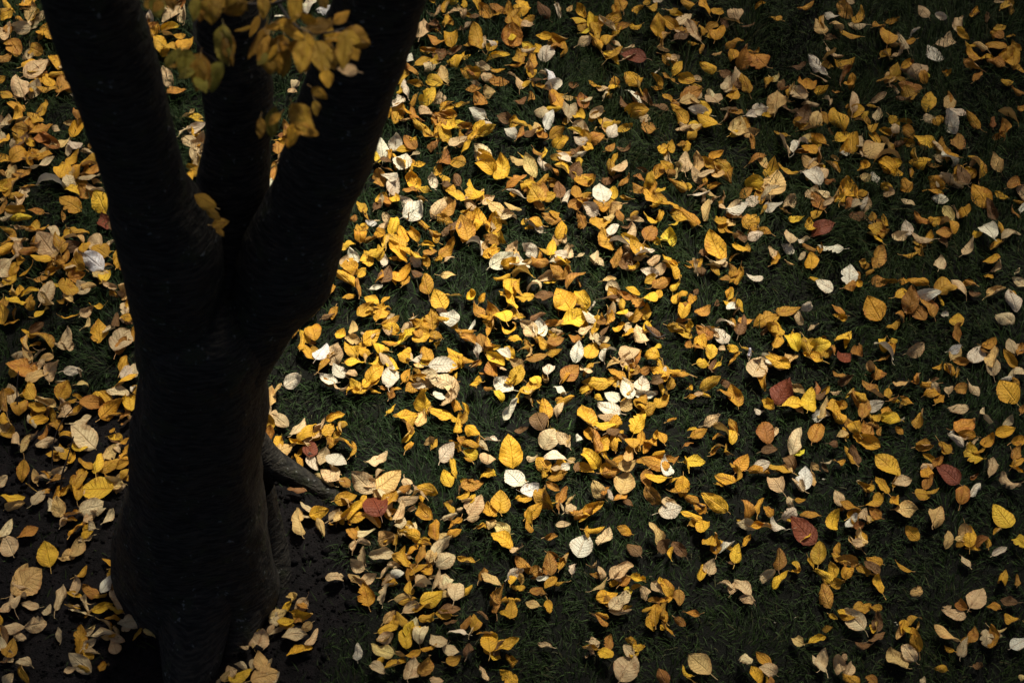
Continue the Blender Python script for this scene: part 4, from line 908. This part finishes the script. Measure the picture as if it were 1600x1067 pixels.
# ------------------------------------------------------------------ small things
def free_tube(name, pts, r0, r1, mat, lab, cat):
    Pp = np.array(pts); o0 = Pp[0].copy()
    e = empty('tmp', o0)
    o = tube_obj(name, Pp, np.linspace(r0, r1, len(pts)), mat, e, step=0.015, seg=7)
    o.parent = None; o.location = o0
    bpy.data.objects.remove(e)
    return tag(o, lab, cat)
free_tube('fallen_twig', [on_z(1008, 508, .04), on_z(1018, 520, .05), on_z(1028, 532, .045), on_z(1040, 523, .05)], .0035, .002, TWIGM,
          'short dark broken twig on the grass beside a tan folded leaf', 'twig')
free_tube('plant_shoot', [on_z(94, 782, 0), on_z(95, 760, .02) , on_z(97, 740, .07), on_z(104, 720, .10), on_z(110, 700, .13), on_z(115, 682, .16)], .0035, .0018, TWIGM,
          'taller dark bare shoot with a thick base, left of the trunk', 'shoot')
free_tube('plant_shoot', [on_z(82, 752, 0), on_z(81, 720, .05), on_z(83, 690, .10), on_z(92, 665, .14), on_z(106, 645, .17), on_z(124, 628, .20)], .0022, .0014, TWIGM,
          'long thin arching shoot over leaves, left of the trunk', 'shoot')
free_tube('plant_shoot', [on_z(28, 650, 0), on_z(27, 630, .05), on_z(26, 605, .10), on_z(29, 580, .14)], .003, .0015, TWIGM,
          'short upright dark shoot near the left edge among leaves', 'shoot')
free_tube('stub', [on_z(1171, 556, .03), on_z(1171, 553, .032), on_z(1172, 547, .045), on_z(1172, 544, .05)], .0065, .0035, STUBM,
          'tiny white stub standing in the grass beside golden leaves', 'stub')

def make_crumbs(n):
    c = on_z(215, 900)
    x = c[0] + rng.uniform(-1.1, 1.1, n * 3); y = c[1] + rng.uniform(-0.95, 1.1, n * 3)
    k = rng.random(len(x)) < soil_mask(x, y) * (0.25 + 0.75 * vnoise(x, y, 11, 51)); x, y = x[k][:n], y[k][:n]; n = len(x)
    r = 0.0018 * np.exp(np.abs(rng.normal(size=n)) * 0.75)
    oc = np.array([[1, 0, 0], [0, 1, 0], [-1, 0, 0], [0, -1, 0], [0, 0, 1], [0, 0, -1]], float)
    V = oc[None] * (r[:, None] * rng.uniform(0.6, 1.4, (n, 6)))[:, :, None]
    a = rng.uniform(0, 6.28, n); ca, sa = np.cos(a), np.sin(a)
    V = np.stack([V[:, :, 0] * ca[:, None] - V[:, :, 1] * sa[:, None], V[:, :, 0] * sa[:, None] + V[:, :, 1] * ca[:, None], V[:, :, 2]], -1)
    z = relief(x, y) + soil_mask(x, y) * (vnoise(x, y, 22, 5) - 0.5) * 0.014
    V = (V + np.stack([x, y, z + r * 0.4], 1)[:, None]).reshape(-1, 3)
    f = np.array([[0, 1, 4], [1, 2, 4], [2, 3, 4], [3, 0, 4], [1, 0, 5], [2, 1, 5], [3, 2, 5], [0, 3, 5]])
    return mesh_np('soil_crumbs', V, (f[None] + (np.arange(n) * 6)[:, None, None]).reshape(-1, 3), smooth=False)
tag(obj('soil_crumbs', make_crumbs(9000), SOIL), 'dark crumbs of damp earth on the bare soil around the trunk', 'soil', kind='stuff')
